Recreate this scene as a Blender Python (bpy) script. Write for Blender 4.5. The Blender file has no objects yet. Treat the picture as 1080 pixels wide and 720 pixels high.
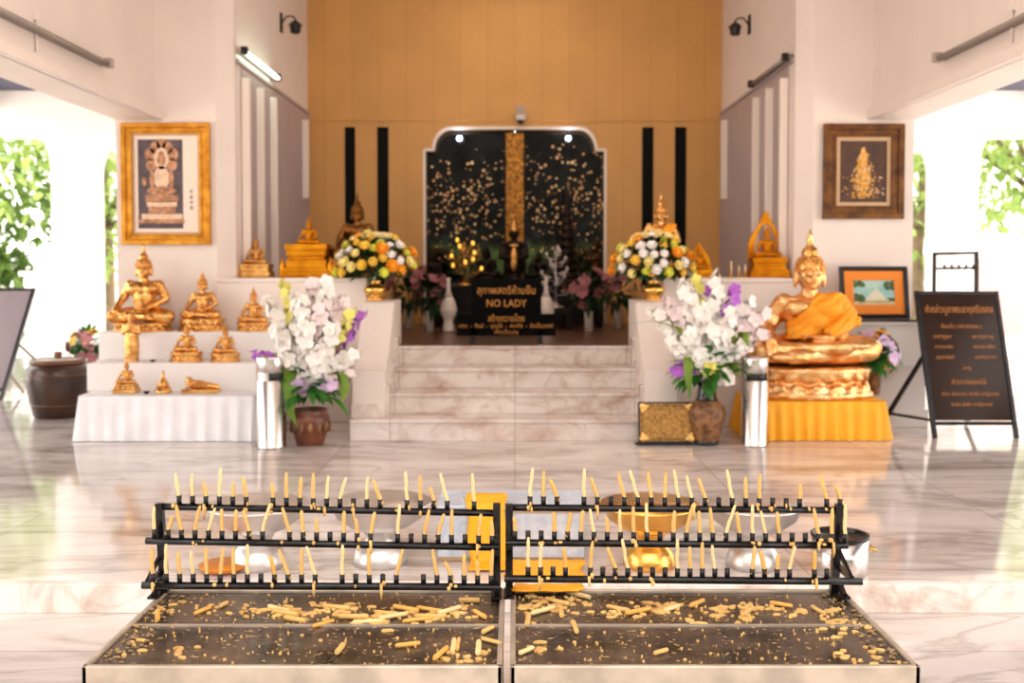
import bpy, math, random
from mathutils import Vector, Matrix, Euler
R = random.Random(7)
PI = math.pi
sc = bpy.context.scene
COL = sc.collection
# ------------------------------------------------------------------ camera
CZ = 1.25
TH = math.radians(2.0)
FPX, CX, AY = 1080.0, 543.0, 319.7
c_, s_ = math.cos(TH), math.sin(TH)
cam_d = bpy.data.cameras.new('camera'); cam = bpy.data.objects.new('camera', cam_d); COL.objects.link(cam)
cam.location = (0, 0, CZ); cam.rotation_euler = (math.radians(88), 0, 0)
cam_d.sensor_width = 36; cam_d.lens = 36
cam_d.shift_x = (540 - CX) / 1080; cam_d.shift_y = -(360 - AY) / 1080
cam_d.clip_end = 300; cam_d.clip_start = .05
cam_d.dof.use_dof = True; cam_d.dof.focus_distance = 2.98; cam_d.dof.aperture_fstop = 3.0
sc.camera = cam
def ray(px, py):
    u = (px - CX) / FPX; v = (AY - py) / FPX
    return u, c_ + v * s_, -s_ + v * c_
def P(px, py, Y):
    a, b, c = ray(px, py); t = Y / b
    return Vector((a * t, Y, CZ + c * t))
def F(px, py, z=0.0):
    a, b, c = ray(px, py); t = (z - CZ) / c
    return Vector((a * t, b * t, z))
def XX(px, Y): return P(px, 300, Y).x
def ZZ(py, Y): return P(543, py, Y).z
# ------------------------------------------------------------------ materials
def lin(c):
    o = []
    for k in c[:3]:
        k = k / 255.0
        o.append(k / 12.92 if k <= .04045 else ((k + .055) / 1.055) ** 2.4)
    return (o[0], o[1], o[2], 1)
def scl(c, k): return tuple(max(0, min(255, x * k)) for x in c)
MATS = {}
def mat(name, col, rough=.5, metal=0., var=0., vs=6., bump=0., bs=60., spec=.5, coat=0., col2=None, stretch=(1, 1, 1)):
    m = bpy.data.materials.new(name); m.use_nodes = True
    nt = m.node_tree; b = nt.nodes['Principled BSDF']
    b.inputs['Base Color'].default_value = lin(col); b.inputs['Roughness'].default_value = rough
    b.inputs['Metallic'].default_value = metal; b.inputs['Specular IOR Level'].default_value = spec
    b.inputs['Coat Weight'].default_value = coat
    tc = nt.nodes.new('ShaderNodeTexCoord')
    mp = nt.nodes.new('ShaderNodeMapping'); mp.inputs['Scale'].default_value = stretch
    nt.links.new(tc.outputs['Object'], mp.inputs['Vector'])
    if var or col2:
        n = nt.nodes.new('ShaderNodeTexNoise'); n.inputs['Scale'].default_value = vs; n.inputs['Detail'].default_value = 5
        nt.links.new(mp.outputs['Vector'], n.inputs['Vector'])
        cr = nt.nodes.new('ShaderNodeValToRGB')
        cr.color_ramp.elements[0].position = .35; cr.color_ramp.elements[1].position = .65
        cr.color_ramp.elements[0].color = lin(col2 if col2 else scl(col, 1 - var)); cr.color_ramp.elements[1].color = lin(col if col2 else scl(col, 1 + var))
        nt.links.new(n.outputs['Fac'], cr.inputs['Fac']); nt.links.new(cr.outputs['Color'], b.inputs['Base Color'])
    if bump:
        n2 = nt.nodes.new('ShaderNodeTexNoise'); n2.inputs['Scale'].default_value = bs; n2.inputs['Detail'].default_value = 3
        nt.links.new(mp.outputs['Vector'], n2.inputs['Vector'])
        bp = nt.nodes.new('ShaderNodeBump'); bp.inputs['Strength'].default_value = bump; bp.inputs['Distance'].default_value = .01
        nt.links.new(n2.outputs['Fac'], bp.inputs['Height']); nt.links.new(bp.outputs['Normal'], b.inputs['Normal'])
    MATS[name] = m
    return m
def emit(name, col, st):
    m = bpy.data.materials.new(name); m.use_nodes = True
    b = m.node_tree.nodes['Principled BSDF']
    b.inputs['Base Color'].default_value = lin(col)
    b.inputs['Emission Color'].default_value = lin(col); b.inputs['Emission Strength'].default_value = st
    MATS[name] = m; return m
def marble(name, base, vein, pale, scale, stretch, rough, tile=None, wav=.55):
    m = bpy.data.materials.new(name); m.use_nodes = True
    nt = m.node_tree; N = nt.nodes; L = nt.links; b = N['Principled BSDF']
    tc = N.new('ShaderNodeTexCoord'); mp = N.new('ShaderNodeMapping'); mp.inputs['Scale'].default_value = stretch
    L.new(tc.outputs['Object'], mp.inputs['Vector'])
    n1 = N.new('ShaderNodeTexNoise'); n1.inputs['Scale'].default_value = scale; n1.inputs['Detail'].default_value = 8; n1.inputs['Roughness'].default_value = .62; n1.inputs['Distortion'].default_value = 1.2
    L.new(mp.outputs[0], n1.inputs['Vector'])
    r1 = N.new('ShaderNodeValToRGB'); e = r1.color_ramp.elements
    e[0].position = .30; e[0].color = lin(vein); e[1].position = .74; e[1].color = lin(pale)
    k = e.new(.48); k.color = lin(base)
    L.new(n1.outputs['Fac'], r1.inputs['Fac'])
    n2 = N.new('ShaderNodeTexNoise'); n2.inputs['Scale'].default_value = scale * .7; n2.inputs['Detail'].default_value = 6; n2.inputs['Distortion'].default_value = 2.
    L.new(mp.outputs[0], n2.inputs['Vector'])
    # thin veins where the second noise crosses .5
    a = N.new('ShaderNodeMath'); a.operation = 'SUBTRACT'; a.inputs[1].default_value = .5; L.new(n2.outputs['Fac'], a.inputs[0])
    ab = N.new('ShaderNodeMath'); ab.operation = 'ABSOLUTE'; L.new(a.outputs[0], ab.inputs[0])
    mr = N.new('ShaderNodeMapRange'); mr.inputs['From Min'].default_value = 0; mr.inputs['From Max'].default_value = .03; mr.inputs['To Min'].default_value = wav; mr.inputs['To Max'].default_value = 0
    L.new(ab.outputs[0], mr.inputs['Value'])
    mx = N.new('ShaderNodeMix'); mx.data_type = 'RGBA'
    L.new(mr.outputs[0], mx.inputs['Factor']); L.new(r1.outputs[0], mx.inputs['A']); mx.inputs['B'].default_value = lin(vein)
    out = mx.outputs['Result']
    if tile:
        br = N.new('ShaderNodeTexBrick'); br.offset = 0.0; br.inputs['Scale'].default_value = 1
        br.inputs['Brick Width'].default_value = tile[0]; br.inputs['Row Height'].default_value = tile[1]; br.inputs['Mortar Size'].default_value = .004
        br.inputs['Color1'].default_value = (1, 1, 1, 1); br.inputs['Color2'].default_value = (.80, .79, .79, 1); br.inputs['Mortar'].default_value = (.6, .57, .55, 1)
        L.new(tc.outputs['Object'], br.inputs['Vector'])
        m2 = N.new('ShaderNodeMix'); m2.data_type = 'RGBA'; m2.blend_type = 'MULTIPLY'; m2.inputs['Factor'].default_value = 1
        L.new(out, m2.inputs['A']); L.new(br.outputs['Color'], m2.inputs['B']); out = m2.outputs['Result']
    L.new(out, b.inputs['Base Color']); b.inputs['Roughness'].default_value = rough
    MATS[name] = m; return m
def leafmat(name, col, col2, tr=.45):
    m = mat(name, col, .55, col2=col2, vs=3.)
    nt = m.node_tree; b = nt.nodes['Principled BSDF']
    b.inputs['Transmission Weight'].default_value = 0
    t = nt.nodes.new('ShaderNodeBsdfTranslucent'); mx = nt.nodes.new('ShaderNodeMixShader'); mx.inputs[0].default_value = tr
    src = b.inputs['Base Color'].links[0].from_socket
    nt.links.new(src, t.inputs['Color'])
    nt.links.new(b.outputs[0], mx.inputs[1]); nt.links.new(t.outputs[0], mx.inputs[2])
    nt.links.new(mx.outputs[0], nt.nodes['Material Output'].inputs['Surface'])
    return m
M = MATS
mat('white_wall', (232, 218, 210), .6, var=.015, vs=2)
mat('aisle_white', (243, 238, 235), .6)
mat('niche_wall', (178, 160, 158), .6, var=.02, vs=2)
mat('rib_white', (240, 226, 216), .5)
mat('white_cloth', (236, 234, 238), .8, var=.02)
mat('altar_white', (236, 230, 228), .6)
mat('gold', (246, 194, 120), .22, 1., col2=(194, 128, 58), vs=9, bump=.6, bs=38)
mat('gold_leaf', (250, 206, 150), .33, 1., col2=(222, 156, 86), vs=14, bump=1.0, bs=26)
mat('gold_yellow', (226, 150, 26), .33, .9, col2=(190, 112, 10), vs=8, bump=.25, bs=50)
mat('bronze', (150, 98, 46), .35, 1., col2=(96, 60, 26), vs=8, bump=.3)
mat('dark_bronze', (46, 34, 26), .35, .8, col2=(22, 16, 14), vs=8)
mat('brass', (240, 186, 96), .27, 1., var=.06)
mat('saffron', (246, 158, 22), .7, var=.05, vs=4)
mat('saffron_bright', (255, 172, 20), .6, var=.04, vs=4)
mat('steel', (214, 208, 204), .22, 1., var=.04, vs=3)
mat('silver', (216, 212, 210), .4, 1., var=.05, vs=8)
mat('black_metal', (52, 52, 56), .28, .8, col2=(38, 36, 36), vs=30, spec=.6)
mat('black', (12, 11, 11), .45)
mat('black_slot', (7, 7, 7), .5, spec=.1)
mat('dark_wood', (34, 22, 16), .35, col2=(18, 12, 9), vs=6, spec=.15)
mat('platform_wood', (112, 78, 58), .28, col2=(82, 54, 40), vs=4, stretch=(1, 8, 1))
mat('board_black', (5, 4, 4), .4, spec=.04)
mat('sign_brown', (50, 34, 28), .12, var=.08, vs=2, spec=.16)
mat('gold_paint', (196, 128, 44), .5)
mat('sign_gold', (190, 118, 52), .5)
mat('glaze_brown', (70, 44, 30), .3, col2=(46, 28, 20), vs=5, coat=.1)
mat('glaze_ring', (112, 74, 50), .3)
mat('terracotta', (122, 66, 40), .35, col2=(84, 44, 28), vs=10)
mat('carved_brown', (150, 104, 62), .5, col2=(84, 50, 28), vs=22, bump=.6, bs=40)
mat('vase_black', (24, 18, 18), .2, coat=.3)
mat('porcelain', (226, 214, 204), .2)
mat('candle_wax', (222, 182, 114), .6, col2=(208, 160, 86), vs=20)
mat('candle_pale', (228, 198, 142), .5, var=.03)
mat('candle_orange', (222, 164, 78), .5, var=.05)
mat('wax_yellow', (226, 186, 112), .55, col2=(198, 150, 82), vs=12)
mat('wick', (40, 30, 22), .9)
mat('rose_yellow', (246, 206, 80), .6, var=.04)
mat('rose_orange', (250, 166, 34), .6, var=.05)
mat('rose_cream', (244, 226, 150), .6, var=.03)
mat('rose_lime', (226, 222, 84), .6, var=.05)
mat('petal_white', (244, 238, 232), .6, var=.02)
mat('petal_blush', (240, 222, 222), .6, var=.02)
mat('petal_purple', (176, 98, 200), .6, var=.08)
mat('petal_lilac', (216, 186, 220), .6, var=.05)
mat('petal_pink', (222, 150, 160), .6, var=.06)
mat('petal_dim_pink', (160, 96, 100), .6, var=.1)
mat('petal_yellowgreen', (228, 220, 116), .6, var=.05)
leafmat('leaf_dark', (46, 84, 36), (24, 52, 22), .2)
leafmat('leaf_green', (70, 140, 46), (40, 96, 30), .3)
leafmat('screen_leaf', (34, 34, 24), (20, 20, 15), .1)
leafmat('leaf_lime', (158, 182, 76), (110, 150, 50), .35)
leafmat('tree_leaf', (180, 196, 116), (112, 146, 68), .45)
leafmat('tree_leaf_deep', (140, 166, 88), (84, 120, 58), .4)
mat('bark', (116, 96, 78), .9, var=.1)
mat('ground', (232, 226, 218), .9, var=.02, vs=1)
mat('grass', (150, 176, 80), .9, col2=(112, 146, 60), vs=3)
mat('gilt_frame', (226, 160, 60), .35, .85, col2=(190, 118, 30), vs=14, bump=.2)
mat('wood_gilt_frame', (124, 78, 34), .35, .5, col2=(74, 42, 20), vs=12)
mat('frame_inner', (190, 156, 120), .4, .4)
mat('frame_black', (30, 22, 20), .35)
mat('mat_orange', (240, 140, 44), .7)
mat('mat_cream', (238, 216, 200), .7)
mat('pic_dark', (92, 78, 84), .6, col2=(66, 54, 56), vs=10)
mat('pic_tan', (206, 150, 112), .6, col2=(140, 92, 64), vs=30)
mat('pic_pale', (226, 190, 160), .6, var=.06, vs=30)
mat('pic_brown', (78, 46, 28), .6, col2=(60, 34, 20), vs=8)
mat('pic_gold', (222, 160, 60), .4, .4)
mat('pic_sky', (140, 196, 196), .6, col2=(186, 218, 206), vs=5)
mat('pic_green', (74, 96, 52), .6, var=.15, vs=40)
mat('pic_white', (230, 224, 200), .6, var=.03, vs=30)
mat('pic_sand', (206, 186, 136), .6, var=.08, vs=30)
mat('ink', (60, 44, 40), .7)
mat('plaque_gold', (188, 140, 70), .45, .5, col2=(128, 92, 44), vs=60, bump=.6, bs=80)
mat('plaque_gilt', (240, 190, 110), .35, .6)
mat('speckled', (206, 212, 222), .3, col2=(176, 188, 206), vs=26)
mat('tray_orange', (204, 126, 40), .4, .3, var=.08)
mat('fixture_white', (176, 160, 150), .45, .1)
mat('fixture_grey', (128, 118, 110), .35, .5)
mat('tube_off', (150, 140, 132), .2)
mat('pale_panel', (158, 144, 150), .5)
mat('pink_wall', (206, 160, 150), .7)
mat('teal', (22, 74, 84), .5)
mat('ceiling_blue', (58, 60, 84), .6, var=.05)
mat('table_stone', (240, 234, 230), .5, col2=(208, 196, 188), vs=9, bump=.2)
mat('table_rim', (188, 174, 158), .35, .5, var=.08, vs=12)
mat('debris', (170, 136, 90), .7, col2=(110, 96, 70), vs=40)
mat('gold_banner', (206, 140, 50), .4, .6, col2=(96, 60, 20), vs=26, bump=.5, bs=60)
mat('glass_brown', (60, 30, 24), .15)
emit('tube_lit', (226, 255, 236), 9)
emit('spot_lit', (200, 216, 255), 30)
emit('amber_bulb', (255, 190, 70), 1.2)
marble('floor_marble', (220, 209, 204), (152, 139, 133), (238, 231, 227), 1.3, (.55, 1.8, 1), .085, (1.2, .6), .5)
marble('stair_marble', (228, 214, 207), (192, 162, 146), (242, 234, 229), 2.6, (1, 1, 1.3), .22, (.9, 3.), .45)
marble('edge_marble', (240, 231, 225), (198, 174, 158), (247, 242, 238), 2.6, (1, 1, 1), .3, None, .4)
# orange back wall: painted boards with upright joints
def boards():
    m = mat('orange_wall', (214, 160, 92), .5, var=.02, vs=2)
    nt = m.node_tree; N = nt.nodes; L = nt.links; b = N['Principled BSDF']
    tc = N.new('ShaderNodeTexCoord'); br = N.new('ShaderNodeTexBrick'); br.offset = 0
    mp = N.new('ShaderNodeMapping'); mp.inputs['Rotation'].default_value = (PI / 2, 0, 0); L.new(tc.outputs['Object'], mp.inputs['Vector'])
    br.inputs['Scale'].default_value = 1; br.inputs['Brick Width'].default_value = .30; br.inputs['Row Height'].default_value = 30.
    br.inputs['Mortar Size'].default_value = .004; br.inputs['Mortar Smooth'].default_value = .6
    br.inputs['Color1'].default_value = (1, 1, 1, 1); br.inputs['Color2'].default_value = (.95, .95, .95, 1); br.inputs['Mortar'].default_value = (.78, .74, .7, 1)
    L.new(mp.outputs[0], br.inputs['Vector'])
    src = b.inputs['Base Color'].links[0].from_socket
    mx = N.new('ShaderNodeMix'); mx.data_type = 'RGBA'; mx.blend_type = 'MULTIPLY'; mx.inputs['Factor'].default_value = 1
    L.new(src, mx.inputs['A']); L.new(br.outputs['Color'], mx.inputs['B']); L.new(mx.outputs['Result'], b.inputs['Base Color'])
boards()
# stained sheet-metal table top: dark with ochre wax specks of their own shape
def table_mat():
    m = mat('table_top', (98, 84, 74), .22, .3, col2=(40, 34, 30), vs=9, bump=.15, bs=30)
    nt = m.node_tree; N = nt.nodes; L = nt.links; b = N['Principled BSDF']
    src = b.inputs['Base Color'].links[0].from_socket
    tc = N.new('ShaderNodeTexCoord'); v = N.new('ShaderNodeTexNoise'); v.inputs['Scale'].default_value = 70; v.inputs['Detail'].default_value = 4
    L.new(tc.outputs['Object'], v.inputs['Vector'])
    r = N.new('ShaderNodeMapRange'); r.inputs['From Min'].default_value = .63; r.inputs['From Max'].default_value = .68; L.new(v.outputs['Fac'], r.inputs['Value'])
    mx = N.new('ShaderNodeMix'); mx.data_type = 'RGBA'; L.new(r.outputs[0], mx.inputs['Factor']); L.new(src, mx.inputs['A']); mx.inputs['B'].default_value = lin((200, 166, 110))
    L.new(mx.outputs['Result'], b.inputs['Base Color'])
table_mat()
# lacquered door leaf with scattered gold inlay
def lacquer():
    m = mat('lacquer', (30, 24, 22), .06, spec=.5)
    nt = m.node_tree; N = nt.nodes; L = nt.links; b = N['Principled BSDF']
    tc = N.new('ShaderNodeTexCoord')
    flat = N.new('ShaderNodeMapping'); flat.inputs['Scale'].default_value = (1, 0, 1); L.new(tc.outputs['Object'], flat.inputs['Vector'])
    vo = N.new('ShaderNodeTexVoronoi'); vo.inputs['Scale'].default_value = 23; vo.inputs['Randomness'].default_value = 1; L.new(flat.outputs[0], vo.inputs['Vector'])
    sx = N.new('ShaderNodeSeparateColor'); L.new(vo.outputs['Color'], sx.inputs[0])
    rad = N.new('ShaderNodeMapRange'); rad.inputs['To Min'].default_value = .16; rad.inputs['To Max'].default_value = .42; L.new(sx.outputs[0], rad.inputs['Value'])
    lt = N.new('ShaderNodeMath'); lt.operation = 'LESS_THAN'; L.new(vo.outputs['Distance'], lt.inputs[0]); L.new(rad.outputs[0], lt.inputs[1])
    xyz = N.new('ShaderNodeSeparateXYZ'); L.new(tc.outputs['Object'], xyz.inputs[0])
    zr = N.new('ShaderNodeValToRGB'); e = zr.color_ramp.elements
    e[0].position = .0; e[0].color = (0, 0, 0, 1); e[1].position = 1.; e[1].color = (0, 0, 0, 1)
    for p, k in ((.16, .6), (.38, 1.), (.62, .95), (.74, .30), (.90, .05)):
        q = e.new(p); q.color = (k, k, k, 1)
    zm = N.new('ShaderNodeMapRange'); zm.inputs['From Min'].default_value = 1.3; zm.inputs['From Max'].default_value = 2.8; L.new(xyz.outputs['Z'], zm.inputs['Value']); L.new(zm.outputs[0], zr.inputs['Fac'])
    ns = N.new('ShaderNodeTexNoise'); ns.inputs['Scale'].default_value = 3.5; L.new(flat.outputs[0], ns.inputs['Vector'])
    nr = N.new('ShaderNodeMapRange'); nr.inputs['From Min'].default_value = .24; nr.inputs['From Max'].default_value = .40; L.new(ns.outputs['Fac'], nr.inputs['Value'])
    pr = N.new('ShaderNodeMath'); pr.operation = 'MULTIPLY'; L.new(zr.outputs[0], pr.inputs[0]); L.new(nr.outputs[0], pr.inputs[1])
    ch = N.new('ShaderNodeMath'); ch.operation = 'LESS_THAN'; L.new(sx.outputs[1], ch.inputs[0]); L.new(pr.outputs[0], ch.inputs[1])
    an = N.new('ShaderNodeMath'); an.operation = 'MULTIPLY'; L.new(lt.outputs[0], an.inputs[0]); L.new(ch.outputs[0], an.inputs[1])
    mx = N.new('ShaderNodeMix'); mx.data_type = 'RGBA'; L.new(an.outputs[0], mx.inputs['Factor']); mx.inputs['A'].default_value = lin((20, 16, 14)); b.inputs['IOR'].default_value = 1.85
    g2 = N.new('ShaderNodeMix'); g2.data_type = 'RGBA'; L.new(sx.outputs[2], g2.inputs['Factor']); g2.inputs['A'].default_value = lin((206, 130, 50)); g2.inputs['B'].default_value = lin((255, 212, 140))
    L.new(g2.outputs['Result'], mx.inputs['B'])
    L.new(mx.outputs['Result'], b.inputs['Base Color'])
    rr = N.new('ShaderNodeMapRange'); rr.inputs['To Min'].default_value = .04; rr.inputs['To Max'].default_value = .5; L.new(an.outputs[0], rr.inputs['Value']); L.new(rr.outputs[0], b.inputs['Roughness'])
lacquer()
# ------------------------------------------------------------------ mesh builder
def frame_of(d):
    d = d.normalized(); a = Vector((0, 0, 1)) if abs(d.z) < .9 else Vector((1, 0, 0))
    x = d.cross(a).normalized(); return x, d.cross(x).normalized()
class MB:
    def __init__(s): s.v = []; s.f = []; s.mi = []; s.sm = []
    def add(s, vs, fs, smooth=False, mi=0):
        o = len(s.v); s.v += [tuple(v) for v in vs]
        for f in fs: s.f.append([i + o for i in f]); s.mi.append(mi); s.sm.append(smooth)
        return s
    def box(s, x0, x1, y0, y1, z0, z1, mi=0):
        v = [(x, y, z) for z in (z0, z1) for y in (y0, y1) for x in (x0, x1)]
        return s.add(v, [(0, 2, 3, 1), (4, 5, 7, 6), (0, 1, 5, 4), (2, 6, 7, 3), (0, 4, 6, 2), (1, 3, 7, 5)], False, mi)
    def bar(s, p0, p1, w, h, mi=0):
        p0 = Vector(p0); p1 = Vector(p1); x, y = frame_of(p1 - p0); v = []
        for p in (p0, p1):
            for a, b in ((-1, -1), (1, -1), (1, 1), (-1, 1)): v.append(p + x * a * w / 2 + y * b * h / 2)
        return s.add(v, [(3, 2, 1, 0), (4, 5, 6, 7), (0, 1, 5, 4), (1, 2, 6, 5), (2, 3, 7, 6), (3, 0, 4, 7)], False, mi)
    def tube(s, pts, rs, n=10, smooth=True, mi=0, caps=True):
        pts = [Vector(p) for p in pts]
        if not hasattr(rs, '__len__'): rs = [rs] * len(pts)
        v = []; f = []
        x = None
        for i, p in enumerate(pts):
            d = (pts[min(i + 1, len(pts) - 1)] - pts[max(i - 1, 0)])
            if d.length < 1e-9: d = Vector((0, 0, 1))
            d.normalize()
            if x is None: x, y = frame_of(d)
            else:
                x = (x - d * x.dot(d)); x = x.normalized() if x.length > 1e-6 else frame_of(d)[0]; y = d.cross(x)
            for k in range(n):
                a = 2 * PI * k / n; v.append(p + (x * math.cos(a) + y * math.sin(a)) * rs[i])
        for i in range(len(pts) - 1):
            for k in range(n):
                k2 = (k + 1) % n; f.append((i * n + k, i * n + k2, (i + 1) * n + k2, (i + 1) * n + k))
        s.add(v, f, smooth, mi)
        if caps:
            o = len(s.v) - len(v); m = len(pts)
            s.f.append([o + k for k in reversed(range(n))]); s.f.append([o + (m - 1) * n + k for k in range(n)]); s.mi += [mi, mi]; s.sm += [False, False]
        return s
    def lathe(s, prof, n=28, c=(0, 0, 0), sx=1, sy=1, mi=0, smooth=True):
        v = []; f = []; m = len(prof)
        for r, z in prof:
            for k in range(n):
                a = 2 * PI * k / n; v.append((c[0] + sx * r * math.cos(a), c[1] + sy * r * math.sin(a), c[2] + z))
        for i in range(m - 1):
            for k in range(n):
                k2 = (k + 1) % n; f.append((i * n + k, i * n + k2, (i + 1) * n + k2, (i + 1) * n + k))
        f.append(tuple(reversed(range(n)))); f.append(tuple((m - 1) * n + k for k in range(n)))
        return s.add(v, f, smooth, mi)
    def ell(s, c, r, n=16, mi=0, rot=None):
        if not hasattr(r, '__len__'): r = (r, r, r)
        c = Vector(c); v = []; f = []; h = n // 2
        mt = Euler(rot).to_matrix() if rot else None
        def pt(x, y, z):
            p = Vector((x * r[0], y * r[1], z * r[2]))
            return c + (mt @ p if mt else p)
        v.append(pt(0, 0, -1))
        for i in range(1, h):
            t = -PI / 2 + PI * i / h
            for k in range(n): a = 2 * PI * k / n; v.append(pt(math.cos(t) * math.cos(a), math.cos(t) * math.sin(a), math.sin(t)))
        v.append(pt(0, 0, 1)); top = len(v) - 1
        for k in range(n):
            k2 = (k + 1) % n; f.append((0, 1 + k2, 1 + k)); f.append((top, 1 + (h - 2) * n + k, 1 + (h - 2) * n + k2))
            for i in range(h - 2): f.append((1 + i * n + k, 1 + i * n + k2, 1 + (i + 1) * n + k2, 1 + (i + 1) * n + k))
        return s.add(v, f, True, mi)
    def cap(s, p0, p1, r0, r1, n=14):
        s.tube([p0, p1], [r0, r1], n); s.ell(p0, r0, n); s.ell(p1, r1, n); return s
    def prism(s, poly, a0, a1, axis='y', mi=0, smooth=False):
        n = len(poly)
        def q(u, w, a): return (u, a, w) if axis == 'y' else ((a, u, w) if axis == 'x' else (u, w, a))
        v = [q(u, w, a0) for u, w in poly] + [q(u, w, a1) for u, w in poly]
        f = [tuple(range(n)), tuple(reversed(range(n, 2 * n)))] + [(i, n + i, n + (i + 1) % n, (i + 1) % n) for i in range(n)]
        return s.add(v, f, smooth, mi)
    def disc(s, c, r, mi=0, n=10, rx=None):   # upright flat disc facing -Y
        return s.add([(c[0] + (rx or r) * math.cos(2 * PI * k / n), c[1], c[2] + r * math.sin(2 * PI * k / n)) for k in range(n)], [tuple(range(n))], False, mi)
    def rect(s, x0, x1, z0, z1, y, mi=0):
        return s.add([(x0, y, z0), (x1, y, z0), (x1, y, z1), (x0, y, z1)], [(0, 1, 2, 3)], False, mi)
    def leaf(s, p, d, ln, w, up=Vector((0, 0, 1)), droop=.25, mi=0, tip=.3):
        p = Vector(p); d = Vector(d).normalized(); sd = d.cross(up)
        if sd.length < 1e-3: sd = Vector((1, 0, 0))
        sd.normalize(); nn = sd.cross(d).normalized()
        a = p + d * ln * .45 + nn * ln * .06; t = p + d * ln - nn * ln * droop
        m1 = p + d * ln * .8 - nn * ln * droop * .45
        vs = [p, a + sd * w / 2 - nn * w * .1, a, a - sd * w / 2 - nn * w * .1, m1 + sd * w * tip, m1, m1 - sd * w * tip, t]
        return s.add(vs, [(0, 1, 2), (0, 2, 3), (1, 4, 5, 2), (2, 5, 6, 3), (4, 7, 5), (5, 7, 6)], True, mi)
    def mesh(s, name, mats):
        me = bpy.data.meshes.new(name); me.from_pydata(s.v, [], s.f)
        for m in (mats if isinstance(mats, (list, tuple)) else [mats]): me.materials.append(M[m])
        me.polygons.foreach_set('material_index', s.mi); me.polygons.foreach_set('use_smooth', s.sm); me.update()
        return me
    def obj(s, name, mats, parent=None, bevel=0, loc=None, rot=None, fix=False):
        me = s.mesh(name, mats)
        if fix:
            import bmesh
            b = bmesh.new(); b.from_mesh(me); bmesh.ops.recalc_face_normals(b, faces=b.faces); b.to_mesh(me); b.free()
        return link(name, me, parent, bevel, loc, rot)
def link(name, me, parent=None, bevel=0, loc=None, rot=None):
    o = bpy.data.objects.new(name, me); COL.objects.link(o)
    if parent: o.parent = parent
    if loc is not None: o.location = loc
    if rot is not None: o.rotation_euler = rot
    if bevel:
        b = o.modifiers.new('bevel', 'BEVEL'); b.width = bevel; b.segments = 2; b.limit_method = 'ANGLE'; b.angle_limit = .7
    return o
def tag(o, label, cat, group=None, kind=None):
    o['label'] = label; o['category'] = cat
    if group: o['group'] = group
    if kind: o['kind'] = kind
    return o
def thing(name, label, cat, loc=(0, 0, 0), rz=0, group=None, scale=None):
    o = bpy.data.objects.new(name, None); COL.objects.link(o); o.empty_display_size = .05
    o.location = loc; o.rotation_euler = (0, 0, rz)
    if scale is not None: o.scale = scale if hasattr(scale, '__len__') else (scale,) * 3
    return tag(o, label, cat, group)
def struct(name, mb, mats, bevel=0):
    o = mb.obj(name, mats, None, bevel); o['kind'] = 'structure'; return o
def dup(root, loc, label, rz=None, group=None, scale=None):
    r = root.copy(); COL.objects.link(r); r.location = loc; r['label'] = label
    if rz is not None: r.rotation_euler = (0, 0, rz)
    if group: r['group'] = group
    if scale is not None: r.scale = scale if hasattr(scale, '__len__') else (scale,) * 3
    for ch in list(root.children):
        c = ch.copy(); COL.objects.link(c); c.parent = r
        for g in list(ch.children):
            d = g.copy(); COL.objects.link(d); d.parent = c
    return r
def remesh(mb, vox, it=4, mats='gold', keep=None):
    me = mb.mesh('tmp', mats); o = bpy.data.objects.new('tmp', me); COL.objects.link(o)
    r = o.modifiers.new('r', 'REMESH'); r.mode = 'VOXEL'; r.voxel_size = vox
    if it:
        q = o.modifiers.new('s', 'SMOOTH'); q.iterations = it; q.factor = .5
    dg = bpy.context.evaluated_depsgraph_get(); out = bpy.data.meshes.new_from_object(o.evaluated_get(dg))
    bpy.data.objects.remove(o)
    out.polygons.foreach_set('use_smooth', [True] * len(out.polygons))
    if not out.materials: out.materials.append(M[mats])
    if keep:
        import bmesh
        b = bmesh.new(); b.from_mesh(out)
        bmesh.ops.delete(b, geom=[f for f in b.faces if not keep(f.calc_center_median())], context='FACES')
        b.to_mesh(out); b.free()
    return out
FONTS = {}
def text(body, size, m, parent, loc, name='lettering', rot=(PI / 2, 0, 0), wide=None, ext=.0012, label=None):
    cu = bpy.data.curves.new('t', 'FONT'); cu.body = body; cu.size = size; cu.align_x = 'CENTER'; cu.align_y = 'CENTER'; cu.extrude = ext; cu.resolution_u = 3
    o = bpy.data.objects.new('t', cu); COL.objects.link(o)
    dg = bpy.context.evaluated_depsgraph_get(); me = bpy.data.meshes.new_from_object(o.evaluated_get(dg)); bpy.data.objects.remove(o)
    me.materials.clear(); me.materials.append(M[m])
    t = link(name, me, parent, 0, loc, rot)
    if wide and len(me.vertices):
        xs = [v.co.x for v in me.vertices]; w = max(xs) - min(xs)
        if w > 1e-6: t.scale = (wide / w, min(1.4, max(.7, wide / w)) if False else 1, 1)
    if label: t['label'] = label
    return t
ORD = ['zeroth', 'first', 'second', 'third', 'fourth', 'fifth', 'sixth', 'seventh', 'eighth', 'ninth', 'tenth', 'eleventh', 'twelfth', 'thirteenth', 'fourteenth', 'fifteenth', 'sixteenth', 'seventeenth', 'eighteenth', 'nineteenth', 'twentieth', 'twenty-first', 'twenty-second', 'twenty-third', 'twenty-fourth', 'twenty-fifth', 'twenty-sixth', 'twenty-seventh', 'twenty-eighth']
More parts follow.
